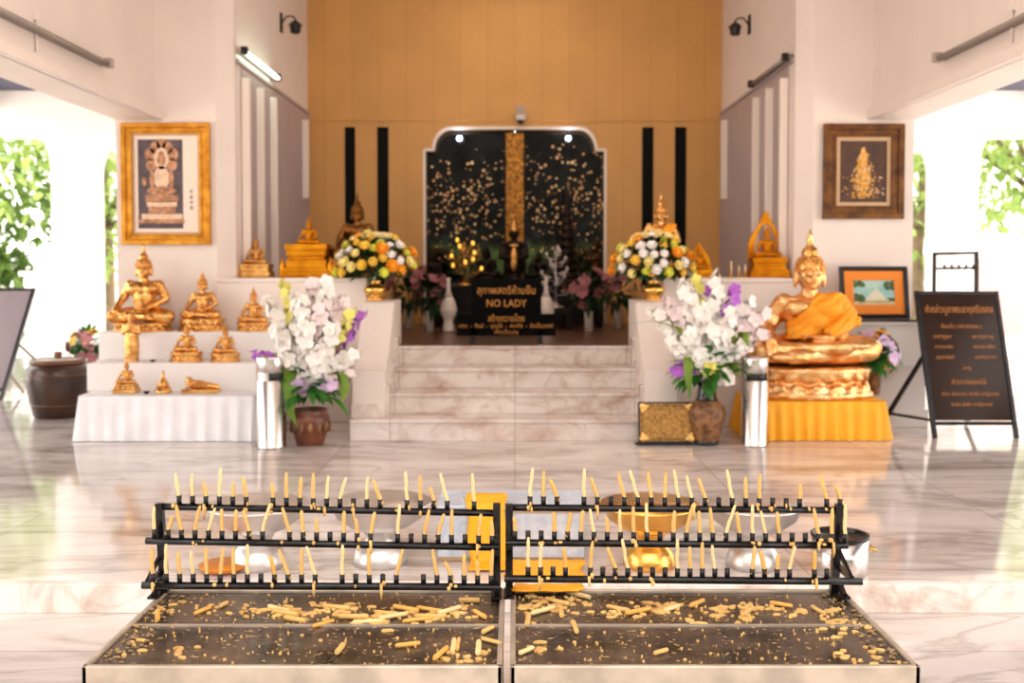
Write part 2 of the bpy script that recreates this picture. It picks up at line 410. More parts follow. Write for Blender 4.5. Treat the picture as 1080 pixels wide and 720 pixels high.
# ------------------------------------------------------------------ setting
Z_PLAT = .62
struct('floor', MB().box(-6.9, 6.9, 4.03, 22, -.12, 0), 'floor_marble')
struct('floor_front', MB().box(-6.9, 6.9, -4.0, 4.03, -.22, -.115), 'floor_marble')
b = MB(); b.box(-6.9, 6.9, 4.0, 4.05, -.116, .002)
struct('trim_edge', b, 'edge_marble', .006)
struct('ground_outside', MB().box(-60, 60, -40, 80, -.6, -.2), 'ground')
for sx, side in ((-1, 'left'), (1, 'right')):
    pl = [(-3.22, 8.3), (-2.41, 8.3), (-2.29, 8.42), (-2.29, 11.7), (-3.22, 11.7)]
    if sx > 0: pl = [(-x, y) for x, y in reversed(pl)]
    struct('wall_' + side, MB().prism(pl, 0, 4.6, 'z'), 'white_wall')
    # inner face of the recess: thin plaster lining
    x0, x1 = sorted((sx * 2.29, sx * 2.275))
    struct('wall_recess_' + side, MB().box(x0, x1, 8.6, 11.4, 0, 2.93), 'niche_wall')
    b = MB(); xb = sorted((sx * 3.22, sx * 2.885)); b.box(xb[0], xb[1], -3., 8.3, 2.44, 4.6)
    struct('beam_' + side, b, 'white_wall')
    b = MB(); xm = sorted((sx * 2.90, sx * 2.835)); b.box(xm[0], xm[1], -1.5, 8.3, 2.44, 2.515); b.box(*sorted((sx * 2.90, sx * 2.86)), -1.5, 8.3, 2.515, 2.54)
    struct('trim_beam_' + side, b, 'white_wall', .006)
    b = MB(); xa = sorted((sx * 3.22, sx * 6.5)); b.box(xa[0], xa[1], -2.5, 22, 3.46, 3.6)
    struct('ceiling_aisle_' + side, b, 'ceiling_blue')
    b = MB(); b.box(xa[0], xa[1], 12.9, 13.25, 2.9, 3.46)
    struct('beam_aisle_' + side, b, 'aisle_white')
    # outer arcade wall
    xo = sorted((sx * 6.5, sx * 6.77)); b = MB()
    b.box(xo[0], xo[1], -2.5, 22, 3.2, 4.2)
    for y0, y1 in ((-2.5, .3), (7.0, 8.2), (15.0, 16.25), (21.2, 22)): b.box(xo[0], xo[1], y0, y1, -.2, 3.2)
    for y0, y1 in ((.3, 7.0), (8.2, 15.0), (16.25, 21.2)):
        for yc, s in ((y0, 1), (y1, -1)):
            r = .62; poly = [(yc, 3.2), (yc, 3.2 - r * .9)]
            for k in range(1, 8):
                a = PI / 2 * k / 8; poly.append((yc + s * r * (1 - math.cos(a)), 3.2 - r * .9 * (1 - math.sin(a))))
            poly.append((yc + s * r, 3.2))
            b.prism(poly, xo[0], xo[1], 'x')
    struct('arcade_' + side, b, 'aisle_white')
    # upright ribs on the recess wall
    for k, (y, zb, w) in enumerate(((8.62, 1.165, .05), (9.10, 1.165, .05), (9.60, 1.165, .05), (11.05, 1.99, .07))):
        x0, x1 = sorted((sx * 2.28, sx * 2.215))
        struct('trim_rib_' + side, MB().box(x0, x1, y - w / 2, y + w / 2, zb, 2.83), 'rib_white', .006)
    x0, x1 = sorted((sx * 2.29, sx * 2.262))
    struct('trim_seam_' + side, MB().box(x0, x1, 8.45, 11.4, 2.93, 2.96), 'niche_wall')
struct('ceiling', MB().box(-3.3, 3.3, .9, 11.8, 4.5, 4.6), 'white_wall')
# orange back wall with the shouldered opening
YB = 11.4
xl, xr, zs, zt = XX(448, YB), XX(638, YB), ZZ(158, YB), ZZ(135, YB)
arc = []
for k in range(9):
    a = PI / 2 * k / 8; arc.append((xl + .10 + .19 * (1 - math.cos(a)), zs + (zt - zs) * math.sin(a)))
openp = [(xl, Z_PLAT), (xl, zs), (xl + .10, zs)] + arc[1:] + [(-x + (xl + xr), z) for x, z in reversed(arc)] + [(xr, zs), (xr, Z_PLAT)]
b = MB()
b.prism([(-2.29, .3), (xl, .3), (xl, 4.6), (-2.29, 4.6)], YB, YB + .2)
b.prism([(xr, .3), (2.29, .3), (2.29, 4.6), (xr, 4.6)], YB, YB + .2)
top = openp[1:-1]
for i in range(len(top) - 1):
    (xa, za), (xb, zb) = top[i], top[i + 1]
    if abs(xb - xa) > 1e-5: b.prism([(xa, za), (xb, zb), (xb, 4.6), (xa, 4.6)], YB, YB + .2)
struct('wall_back', b, 'orange_wall')
b = MB()
for i in range(len(openp) - 1):
    (xa, za), (xb, zb) = openp[i], openp[i + 1]; b.bar((xa, YB - .004, za), (xb, YB - .004, zb), .022, .03)
struct('trim_opening', b, 'rib_white')
struct('trim_batten', MB().box(-2.27, 2.27, YB - .012, YB, 2.868, 2.884), 'orange_wall')
for k, (a, c) in enumerate(((364.5, 375.5), (398.5, 410.5), (676.5, 688.5), (711, 723))):
    b = MB(); x0, x1 = XX(a, YB), XX(c, YB); b.box(x0, x1, YB - .006, YB + .01, 1.0, ZZ(134, YB))
    struct('window_%d' % (k + 1), b, 'black_slot')
for k, (x0, x1) in enumerate(((xl - .05, -.004), (.004, xr + .05))):
    struct('door_%d' % (k + 1), MB().box(x0, x1, YB + .2, YB + .24, Z_PLAT, zt + .1), 'lacquer')
# raised platform, low front walls, parapets, stairs
struct('floor_platform', MB().box(-2.28, 2.28, 8.26, YB + .3, .0, Z_PLAT), 'platform_wood')
for k, (x0, x1) in enumerate(((-2.40, -1.19), (1.19, 2.40))):
    b = MB(); b.box(x0, x1, 8.24, 8.95, 0, 1.15); b.box(x0, x1, 8.225, 8.95, 1.13, 1.165)
    struct('wall_ledge_' + ('left', 'right')[k], b, 'white_wall', .006)
SY = [7.34, 7.64, 7.94, 8.24]; SX = [1.19, .945, .945, .945]
b = MB()
for k in range(4):
    b.box(-SX[k], SX[k], SY[k], 8.30, .155 * k, .155 * (k + 1) - .02)
    b.box(-SX[k] - .0, SX[k], SY[k] - .018, 8.30, .155 * (k + 1) - .024, .155 * (k + 1))
struct('stairs', b, 'stair_marble', .005)
for sx, side in ((-1, 'left'), (1, 'right')):
    pr = [(7.46, .155), (7.46, .50)]
    for k in range(9):
        t = k / 8; pr.append((7.52 + .55 * t, .50 + .47 * (t ** 1.25)))
    pr += [(8.12, .985), (8.55, .985), (8.55, .155)]
    x0, x1 = sorted((sx * 1.19, sx * .95))
    struct('wall_parapet_' + side, MB().prism(pr, x0, x1, 'x'), 'white_wall', .008)
    b = MB(); b.box(x0 - .005, x1 + .005, 7.43, 7.47, .155, .255); struct('trim_parapet_' + side, b, 'stair_marble', .004)
    # stepped skirting beside the treads
    b = MB()
    for k in range(1, 4):
        xa, xb = sorted((sx * .952, sx * .93)); b.box(xa, xb, SY[k] - .02 - .12, SY[k] + .02, .155 * k, .155 * (k + 1) + .07)
    struct('baseboard_stair_' + side, b, 'stair_marble', .004)
# plinth along the right pillar
b = MB(); zp = ZZ(339, 7.98)
b.box(1.22, 3.22, 8.0, 8.32, 0, zp - .03); b.box(1.20, 3.24, 7.97, 8.32, zp - .03, zp); b.box(1.2, 3.235, 7.975, 8.3, zp - .36, zp - .33); b.box(1.2, 3.235, 7.975, 8.3, 0, .14)
struct('wall_plinth_right', b, 'altar_white', .005)
struct('trim_shelf', MB().box(1.19, 3.245, 7.96, 8.31, zp, zp + .012), 'glass_brown')
# ------------------------------------------------------------------ light
w = bpy.data.worlds.new('world'); sc.world = w; w.use_nodes = True
w.node_tree.nodes['Background'].inputs[0].default_value = lin((255, 250, 244)); w.node_tree.nodes['Background'].inputs[1].default_value = 3.2
def area(name, loc, size, power, col, rot=(0, 0, 0)):
    l = bpy.data.lights.new(name, 'AREA'); l.energy = power; l.size = size; l.color = col
    o = bpy.data.objects.new(name, l); COL.objects.link(o); o.location = loc; o.rotation_euler = rot; return o
sl = bpy.data.lights.new('sun', 'SUN'); sl.energy = 9; sl.angle = .03; sl.color = (1, .95, .86)
so = bpy.data.objects.new('sun', sl); COL.objects.link(so); so.rotation_euler = Vector((-.42, -.58, -.70)).to_track_quat('-Z', 'Y').to_euler()
area('ceiling_fill', (0, 9.9, 4.47), 1.6, 14, (1, .80, .58))  # unseen warm light added overhead, lifts the top of the back wall
area('ceiling_fill', (0, 5.2, 4.47), 1.6, 18, (1, .88, .78))  # unseen fill light added over the front of the hall
sc.view_settings.view_transform = 'Standard'; sc.view_settings.look = 'None'; sc.view_settings.gamma = 1; sc.view_settings.exposure = 0.5
try: sc.view_settings.use_curve_mapping = False
except Exception: pass
# ------------------------------------------------------------------ outside
def tree_mesh(seed, h, cr, n, deep=False, base=.35):
    r = random.Random(seed); lf = MB(); ctr = []
    for k in range(11): ctr.append(Vector((r.gauss(0, cr * .45), r.gauss(0, cr * .45), h * base + r.random() * h * (1 - base))))
    for k in range(n):
        c = r.choice(ctr); d = Vector((r.gauss(0, 1), r.gauss(0, 1), r.gauss(0, .8))).normalized()
        p = c + d * cr * r.uniform(.25, .6)
        lf.leaf(p, Vector((r.gauss(0, 1), r.gauss(0, 1), r.gauss(-.2, .7))), r.uniform(.16, .34), r.uniform(.08, .15))
    tk = MB(); tk.tube([(0, 0, -.2), (.05, 0, h * .3), (-.05, .05, h * .55), (0, 0, h * .85)], [.14, .11, .08, .03], 8)
    for k in range(5):
        c = ctr[k]; tk.tube([(0, .02, h * .4), c * .6 + Vector((0, 0, h * .18)), c], [.06, .04, .015], 6)
    return lf.mesh('crown', 'tree_leaf_deep' if deep else 'tree_leaf'), tk.mesh('trunk', 'bark')
TM = [tree_mesh(1, 5.2, 2.1, 1700), tree_mesh(2, 4.2, 1.7, 1500), tree_mesh(3, 6, 2.4, 1900, True), tree_mesh(4, 2.4, 1.3, 1700, True, .1)]
def tree(loc, k, label, rz=0, group='trees around the hall', s=1.4):
    t = thing('tree' if k < 3 else 'shrub', label, 'tree' if k < 3 else 'shrub', loc, rz, group, s)
    link('crown' if k < 3 else 'foliage', TM[k][0], t); link('trunk' if k < 3 else 'stem', TM[k][1], t)
    return t
G = -.2
tree((-10.8, 18.2, G), 0, 'pale sunlit green tree filling the left archway')
tree((-13.6, 23.5, G), 2, 'deeper green tree standing behind the pale one in left archway', 1)
tree((-9.3, 23.4, G), 1, 'bright tree glimpsed between left column and left framed picture', 2)
tree((-12.6, 15.2, G), 3, 'low dense green shrub under the tree in left archway', 1)
tree((-11.0, 21.6, G), 3, 'green shrub behind the white bud-topped gatepost', 3)
tree((11.6, 22.4, G), 0, 'pale sunlit green tree above the white wall at far right', 2)
tree((15.6, 27.5, G), 2, 'deeper green tree behind the pale tree at far right', 3)
tree((9.6, 24.4, G), 1, 'bright tree glimpsed between right pillar and right column', 4)
tree((16.2, 21.6, G), 1, 'small bright tree at the right edge behind white wall', .5, s=1.2)
# garden hedge seen only as a reflection, with an added screen behind
th = thing('reflection_screen', 'tall dark leafy screen added to block sky reflections behind the garden hedge', 'hedge', (0, -19, G))  # added dark mass, keeps bright sky out of the door reflections
MB().box(-22, 22, -.8, .0, 0, 7.5).obj('core', 'screen_leaf', th)
b = MB(); rr = random.Random(77)
for k in range(5200): b.leaf((rr.uniform(-22, 22), rr.uniform(-.2, .5), rr.uniform(0, 7.7)), (rr.gauss(0, 1), rr.gauss(.5, 1), rr.gauss(-.3, 1)), rr.uniform(.4, .7), rr.uniform(.2, .35))
b.obj('foliage', 'screen_leaf', th)
b = MB(); b.box(-9, 9, -8.5, -7.9, G, 1.75)
hg = MB()
for k in range(5200):
    hg.leaf((R.uniform(-9, 9), R.uniform(-16.6, -15.7), R.uniform(-.1, 2.1)), (R.gauss(0, 1), R.gauss(.5, 1), R.gauss(0, 1)), R.uniform(.12, .22), R.uniform(.07, .12))
tag(hg.obj('hedge', 'tree_leaf'), 'clipped green hedge across the garden facing the hall', 'hedge')
# white gatepost with bud finial, left
def gatepost(px, Y, label):
    p = P(px, 300, Y); t = thing('gatepost', label, 'gatepost', (p.x, Y, G), scale=(1.3, 1.3, 1.02))
    b = MB(); b.box(-.17, .17, -.17, .17, 0, 1.28); b.box(-.22, .22, -.22, .22, 1.28, 1.36); b.box(-.22, .22, -.22, .22, 0, .15); b.obj('post', 'aisle_white', t, .01)
    MB().lathe([(.06, 1.36), (.13, 1.39), (.10, 1.43), (.17, 1.53), (.16, 1.62), (.09, 1.72), (.02, 1.80)], 20).obj('bud_finial', 'aisle_white', t)
gatepost(46, 17.2, 'white gatepost with lotus bud top outside the left arch')
# white boundary wall with arched niches, right
t = thing('boundary_wall', 'white boundary wall with coping and pink arched panels outside right arch', 'wall', (8.3, 17.5, G)); t.scale = (1.12,) * 3
b = MB(); b.box(-.9, 5.5, 0, .22, 0, 1.62); b.obj('wall_body', 'aisle_white', t)
b = MB(); b.box(-.95, 5.55, -.06, .28, 1.62, 1.74); b.box(-.92, 5.52, -.03, .25, 1.74, 1.80); b.obj('coping', 'aisle_white', t, .01)
for k in range(4):
    x = -.55 + 1.5 * k; b = MB(); pl = [(x, .25), (x + .9, .25), (x + .9, 1.1)] + [(x + .45 + .45 * math.cos(a * PI / 8), 1.1 + .38 * math.sin(a * PI / 8)) for a in range(1, 8)] + [(x, 1.1)]
    b.prism(pl, -.03, .02); b.obj('arched_panel', 'pink_wall', t)
# ------------------------------------------------------------------ statues
def seated(mb, lap=False, crown=1.0, shin=True):
    for s in (-1, 1):
        mb.cap((s * .10, .06, .13), (s * .315, -.09, .095), .095, .082)
        mb.cap((s * .315, -.09, .085), (-s * .10, -.21, .10), .078, .052)
        mb.ell((-s * .15, -.215, .135 if s > 0 else .075), (.085, .038, .03), 12, rot=(0, 0, s * .3))
        mb.cap((s * .16, .045, .475), (s * .225, .06, .37), .066, .056)
        mb.ell((s * .10, -.045, .43), (.085, .05, .06))
        mb.ell((s * .09, .035, .635), (.016, .028, .062), 10)
        mb.ell((s * .036, -.062, .672), (.024, .016, .009), 10)
    mb.ell((0, .05, .13), (.21, .15, .10))
    mb.cap((0, .045, .18), (0, .03, .33), .118, .13)
    mb.ell((0, .03, .40), (.178, .105, .12)); mb.ell((0, .04, .485), (.15, .075, .05))
    mb.cap((0, .035, .48), (0, .025, .58), .056, .05)
    mb.ell((0, .02, .655), (.082, .088, .105)); mb.ell((0, .008, .615), (.064, .07, .06))
    mb.cap((0, -.062, .69), (0, -.083, .645), .009, .015); mb.ell((0, -.066, .612), (.028, .016, .008), 10); mb.ell((0, -.058, .58), (.024, .018, .016), 10)
    # right arm to the knee, left hand in the lap
    if lap: mb.cap((-.225, .06, .37), (-.245, .04, .30), .056, .05); mb.cap((-.245, .04, .30), (-.07, -.15, .20), .05, .036); mb.ell((-.01, -.165, .205), (.075, .042, .02))
    else:
        mb.cap((-.225, .06, .37), (-.265, .03, .29), .056, .05); mb.cap((-.265, .03, .29), (-.275, -.13, .185), .048, .034)
        mb.ell((-.275, -.165, .165), (.034, .03, .028))
        for k in range(4): mb.cap((-.298 + .016 * k, -.18, .16), (-.295 + .014 * k, -.20, .085 - .006 * (k in (1, 2))), .0105, .009, 8)
        mb.cap((-.245, -.165, .165), (-.235, -.19, .125), .012, .009, 8)
    mb.cap((.225, .06, .37), (.245, .04, .30), .056, .05); mb.cap((.245, .04, .30), (.08, -.14, .19), .05, .036)
    mb.ell((.02, -.165, .19), (.07, .04, .02))
    for k in range(4): mb.cap((-.03, -.148 - .014 * k, .197), (-.085, -.15 - .013 * k, .20), .0095, .008, 8)
    return mb
def hairbun(mb, tall=1.0):
    mb.lathe([(.083, .0), (.088, .03), (.078, .075), (.056, .105), (.05, .115), (.052, .135), (.042, .165), (.022, .185), (.018, .20), (.022, .215), (.012, .25 * tall + .01), (.003, .30 * tall)], 20, (0, .03, .685), 1, 1.03)
    for i in range(5):
        z = .70 + .02 * i; rr = .088 * math.cos(i * .19)
        for k in range(16): a = 2 * PI * k / 16 + i * .2; mb.ell((rr * math.cos(a), .03 + rr * 1.03 * math.sin(a), z), .012, 6)
    return mb
BODY = remesh(seated(MB()), .0075, 3); BODY.name = 'statue_body'
BODY_LAP = remesh(seated(MB(), True), .0085, 3); BODY_LAP.name = 'statue_body'
HAIR = hairbun(MB()).mesh('hair', 'gold')
SASH = remesh(seated(MB()), .0085, 2, 'gold', lambda c: .24 < c.z < .52 and abs(c.x) < .24 and -.03 < (c.z - .36) * .62 - (c.x - .02) * .8 + .05 < .10 and c.y < .2)
for v in SASH.vertices: v.co += v.normal * .008
SASH.name = 'sash'
def lotus_base(mb, w, d, h):
    prof = [(1.0, 0), (1.0, .16), (.94, .2), (.86, .34), (.80, .48), (.86, .60), (.95, .74), (.98, .86), (.98, .93), (.9, 1.0)]
    mb.lathe([(r, z * h) for r, z in prof], 28, (0, 0, 0), w, d)
    for ring, (zz, dz, rr) in enumerate(((.52, .36, .90), (.46, -.30, .90))):
        for k in range(18):
            a = 2 * PI * (k + .5 * ring) / 18; c = Vector((w * rr * math.cos(a), d * rr * math.sin(a), h * (zz + dz / 2)))
            mb.ell(c, (.09 * w * 1.6, .05 * d * 1.4, abs(dz) * h * .55), 8, rot=(0, 0, a + PI / 2))
    return mb
def block_base(mb, w, d, tiers):
    z = 0
    for k, (f, h) in enumerate(tiers): mb.box(-w * f, w * f, -d * f, d * f, z, z + h); z += h
    return z
def gilt(me, m):
    k = me.copy(); k.materials.clear(); k.materials.append(M[m]); return k
def buddha(name, label, loc, height, m='gold', base='lotus', bw=.40, bh=.14, rz=0, lap=False, sash=True, group=None, sx=1.0, cat='statue', hairm=None, tiers=None):
    """Height is the total with base; the figure is 1 unit tall before scaling."""
    t = thing(name, label, cat, loc, rz, group)
    if base == 'block': pass
    fh = height - bh
    body = link('figure', gilt(BODY_LAP if lap else BODY, m), t, 0, (0, 0, bh - .02 * fh)); body.scale = (fh * sx, fh, fh)
    h = link('hair', gilt(HAIR, hairm or m), body)
    if sash: link('sash', gilt(SASH, m), body)
    b = MB()
    if base == 'lotus': lotus_base(b, bw, bw * .72, bh)
    elif base == 'block': block_base(b, bw, bw * .72, tiers)
    b.obj('plinth', m, t, .004 if base == 'block' else 0)
    return t
zt3 = ZZ(350, 7.94); zt2 = ZZ(383, 7.64); zt1 = ZZ(417, 7.34)
# stepped altar on the left
ta = thing('stepped_altar', 'white three-tier stepped altar carrying gold statues at left', 'altar', (0, 0, 0))
x0, x1 = XX(82, 7.34), XX(266, 7.34)
MB().box(x0, x1, 7.36, 8.22, 0, zt1 - .006).obj('lower_tier', 'altar_white', ta, .006)
MB().box(XX(90, 7.64), XX(300, 7.64), 7.64, 8.22, zt1 - .006, zt2).obj('middle_tier', 'altar_white', ta, .006)
MB().box(XX(103, 7.94), XX(318, 7.94), 7.94, 8.22, zt2, zt3).obj('upper_tier', 'altar_white', ta, .006)
def skirt(x0, x1, y0, y1, zt, zb, flare, pl, amp, sides=True):
    mb = MB(); ring = []
    def edge(ax, ay, bx, by, nx, ny):
        L = math.hypot(bx - ax, by - ay); n = max(4, int(L / pl * 8))
        for i in range(n): t = i / n; ring.append((ax + (bx - ax) * t, ay + (by - ay) * t, nx, ny, t * L))
    edge(x0, y1, x0, y0, -1, 0); edge(x0, y0, x1, y0, 0, -1); edge(x1, y0, x1, y1, 1, 0)
    ring.append((x1, y1, 1, 0, 0)); n = len(ring); rows = 6; vs = []; fs = []
    for j in range(rows + 1):
        t = j / rows; z = zt + (zb - zt) * t
        for x, y, nx, ny, s in ring:
            wv = math.sin(2 * PI * s / pl + 1.1 * math.sin(s * 3.7)) * amp * (t ** .6) + .25 * amp * math.sin(2 * PI * s / pl * 2.3) * t
            o = flare * t + wv + .004
            cx = x + nx * o; cy = y + ny * o
            if ny and (x < x0 + 1e-6): cx = x - flare * t
            if ny and (x > x1 - 1e-6): cx = x + flare * t
            vs.append((cx, cy, z))
    for j in range(rows):
        for i in range(n - 1): fs.append((j * n + i, j * n + i + 1, (j + 1) * n + i + 1, (j + 1) * n + i))
    mb.add(vs, fs, True)
    mb.add([(x0, y0, zt + .002), (x1, y0, zt + .002), (x1, y1, zt + .002), (x0, y1, zt + .002)], [(0, 1, 2, 3)])
    return mb
o = skirt(x0 - .01, x1 + .01, 7.35, 7.63, zt1 - .004, .004, .035, .11, .010).obj('altar_cloth', 'white_cloth'); tag(o, 'pleated white cloth skirting the bottom tier of stepped altar', 'cloth')
G3 = 'gold statues on the stepped altar'
def at3(px, Y, z): return (XX(px, Y), Y, z)
def hpx(n, Y): return n * Y / 1080
buddha('buddha_statue', 'largest gold seated Buddha on top tier under left framed picture', at3(151, 8.08, zt3), hpx(95, 8.1), bw=.235, bh=.07, group=G3, sx=1.05)
buddha('buddha_statue', 'gold seated Buddha second on altar top tier, right of the largest', at3(213, 8.08, zt3), hpx(67, 8.1), bw=.185, bh=.10, group=G3)
buddha('buddha_statue', 'small gold seated Buddha on top tier, beside white flowers', at3(267, 8.08, zt3), hpx(49, 8.1), bw=.135, bh=.07, group=G3)
buddha('buddha_statue', 'gold seated Buddha at centre of altar middle tier', at3(196, 7.77, zt2), hpx(44, 7.8), bw=.125, bh=.08, group=G3)
buddha('buddha_statue', 'gold seated Buddha at right end of altar middle tier', at3(237, 7.77, zt2), hpx(42, 7.8), bw=.115, bh=.07, group=G3)
buddha('buddha_statue', 'tiny gold seated Buddha with pointed crown, left on bottom tier', at3(132, 7.50, zt1), hpx(37, 7.5), bw=.085, bh=.07, group=G3, base='block', tiers=[(1, .03), (.9, .02), (.8, .02)])
# standing worshipper figure
def standing(label, loc, h, m='gold'):
    t = thing('standing_statue', label, 'statue', loc, 0, G3)
    b = MB(); b.lathe([(.13, 0), (.15, .2), (.12, .5), (.10, .62)], 16, (0, .0, .12), 1, .8)
    b.cap((0, 0, .62), (0, 0, .68), .12, .10); b.ell((0, 0, .70), (.14, .08, .06)); b.cap((0, 0, .70), (0, 0, .79), .04, .04); b.ell((0, 0, .84), (.062, .07, .08))
    for s in (-1, 1):
        b.cap((s * .13, .0, .71), (s * .16, -.02, .56), .042, .036); b.cap((s * .16, -.02, .56), (s * .02, -.13, .64), .034, .026); b.ell((s * .014, -.14, .68), (.014, .016, .05), 8); b.ell((s * .063, 0, .82), (.01, .018, .04), 8)
    b.cap((0, -.065, .85), (0, -.076, .83), .008, .011)
    f = link('figure', remesh(b, .012, 2, m), t); f.scale = (h, h, h)
    MB().lathe([(.064, .86), (.06, .90), (.04, .93), (.022, .95), (.006, 1.0)], 14).obj('hair', m, f)
    q = MB(); lotus_base(q, .14 * h, .13 * h, .14 * h); q.obj('plinth', m, t)
    return t
standing('slim gold standing figure at left end of altar middle tier', at3(138, 7.77, zt2), hpx(54, 7.8))
# little chedi
t = thing('chedi_model', 'small gold cone-shaped chedi model on altar bottom tier', 'statue', at3(171, 7.50, zt1), 0, G3)
MB().lathe([(.062, 0), (.062, .02), (.054, .022), (.052, .04), (.046, .042)], 18).obj('plinth', 'gold', t)
MB().lathe([(.044, .042), (.038, .075), (.024, .09), (.020, .098), (.017, .10), (.012, .13), (.003, .17)], 18).obj('spire', 'gold', t)
# reclining Buddha
t = thing('reclining_buddha', 'small gold reclining Buddha at right of altar bottom tier', 'statue', at3(211, 7.50, zt1), 0, G3)
MB().box(-.135, .135, -.05, .05, 0, .03).obj('plinth', 'gold', t, .006)
b = MB(); b.ell((-.085, 0, .085), (.026, .03, .032)); b.ell((-.10, 0, .105), (.016, .018, .016), 10); b.cap((-.05, 0, .06), (0, 0, .06), .036, .034); b.cap((0, 0, .06), (.12, 0, .045), .034, .018); b.ell((.13, -.01, .045), (.012, .018, .02), 8)
b.cap((-.05, -.03, .07), (-.095, -.03, .045), .013, .011); b.cap((-.095, -.03, .045), (-.088, -.022, .07), .011, .01); b.cap((-.04, -.03, .08), (.05, -.028, .075), .012, .01); b.ell((-.085, -.03, .088), (.005, .008, .006), 6)
link('figure', remesh(b, .004, 2, 'gold'), t)
def bowl(label, loc, r, m='silver'):
    t = thing('offering_bowl', label, 'bowl', loc); MB().lathe([(r * .5, 0), (r * .5, r * .1), (r * .8, r * .35), (r, r * .8), (r * .93, r * .8), (r * .7, r * .38), (.001, r * .25)], 18).obj('bowl', m, t); MB().lathe([(r * 1.0, r * .78), (r * 1.05, r * .82), (r * .95, r * .84)], 18).obj('rim', m, t); return t
bowl('small silver bowl on altar middle tier left of the central Buddha', at3(177, 7.74, zt2), .032)
bowl('tiny dark dish on altar middle tier near the standing figure', at3(160, 7.74, zt2), .022, 'dark_bronze')
bowl('tiny dark dish on altar bottom tier beside small chedi', at3(153, 7.44, zt1), .024, 'dark_bronze')
# ------------------------------------------------------------------ statues on the ledges
zl = 1.165
def flame_arch(mb, w, h, th):
    """Open pointed arch of flame tips behind a figure, standing in XZ."""
    def half(v): return (1 - v) ** .8 * (1 + .35 * math.sin(PI * min(1, v * 1.15)) ** 2) * .95
    N = 16
    for s in (-1, 1):
        for k in range(N):
            v0, v1 = k / N, (k + 1) / N
            o0, o1 = w * half(v0) + .012 * (k % 2), w * half(v1) + .012 * ((k + 1) % 2)
            if k == N - 1: o1 = .001
            i0, i1 = max(0, w * half(v0) * .74 - .012), max(0, w * half(v1) * .74 - .012)
            if v0 > .74: i0 = 0
            if v1 > .74: i1 = 0
            poly = [(s * i0, v0 * h), (s * o0, v0 * h), (s * o1, v1 * h), (s * i1, v1 * h)]
            if i0 == 0 and i1 == 0 and o1 < .002: poly = [(0, v0 * h), (s * o0, v0 * h), (0, v1 * h)]
            mb.prism(poly, -th / 2, th / 2)
    return mb
t = buddha('buddha_statue', 'gold Buddha within pointed flame arch on the right ledge', at3(809, 8.58, zl), hpx(58, 8.6), 'gold_yellow', 'block', .168, .17, lap=False, tiers=[(1., .035), (.94, .03), (.84, .03), (.78, .03), (.86, .045)], group='statues on the ledges')
b = MB(); flame_arch(b, .155, hpx(70, 8.6) - .15, .03); b.obj('flame_arch', 'gold_yellow', t, 0, (0, .07, .15))
t = buddha('buddha_statue', 'gold Buddha on tall stepped throne, left ledge beside side wall', at3(326, 8.62, zl), hpx(66, 8.6), 'gold_yellow', 'block', .195, .28, tiers=[(1.0, .05), (.92, .03), (.85, .07), (.78, .03), (.84, .05), (.9, .05)], group='statues on the ledges')
for s in (-1, 1):
    q = MB(); q.lathe([(.03, 0), (.034, .03), (.022, .06), (.03, .09), (.012, .14), (.003, .17)], 12, (s * .2, -.1, 0)); q.obj('throne_finial', 'gold_yellow', t)
t = buddha('buddha_statue', 'gold Buddha on plain low plinth at left end of ledge', at3(270, 8.58, zl), hpx(46, 8.6), 'gold', 'block', .135, .115, tiers=[(1.0, .05), (.9, .035), (.94, .03)], group='statues on the ledges')
buddha('buddha_statue', 'bronze Buddha behind left round bouquet with narrow upright body', at3(377, 8.80, zl), hpx(92, 8.8), 'bronze', 'lotus', .15, .16, group='statues on the ledges')
t = buddha('buddha_statue', 'gold Buddha in orange sash behind right round bouquet', at3(697, 8.80, zl), hpx(92, 8.8), 'gold', 'lotus', .15, .16, sash=False, group='statues on the ledges')
q = link('saffron_sash', gilt(SASH, 'saffron'), t, 0, (0, 0, .15)); q.scale = (.595, .595, .595)
t = buddha('buddha_statue', 'small golden Buddha in triangular arch beside right round bouquet', at3(738, 8.66, zl), hpx(36, 8.6), 'gold_yellow', 'block', .11, .07, tiers=[(1., .03), (.85, .04)], group='statues on the ledges')
b = MB(); flame_arch(b, .10, .23, .025); b.obj('flame_arch', 'gold_yellow', t, 0, (0, .05, .06))
for k, (px, h) in enumerate(((771, .10), (779, .06), (786, .07))):
    t = thing('candlestick', ('thin white candle in holder on right ledge, leftmost of three', 'short candle in holder on right ledge, middle of three', 'short candle in holder beside the flame-arch Buddha')[k], 'candle', at3(px, 8.45, zl), 0, 'candles on the right ledge')
    MB().lathe([(.018, 0), (.018, .006), (.006, .012), (.006, .03), (.011, .034), (.011, .04)], 12).obj('holder', 'brass', t); MB().tube([(0, 0, .038), (0, 0, .04 + h)], .007, 10).obj('candle', 'candle_pale', t)
t = thing('framed_picture', 'dark framed panel with teal band behind left ledge Buddha', 'picture', at3(258, 8.86, zl))
MB().box(-.10, .10, -.012, .012, 0, .30).obj('frame', 'frame_black', t, .004); MB().box(-.085, .085, -.015, -.011, .13, .20).obj('band', 'teal', t)
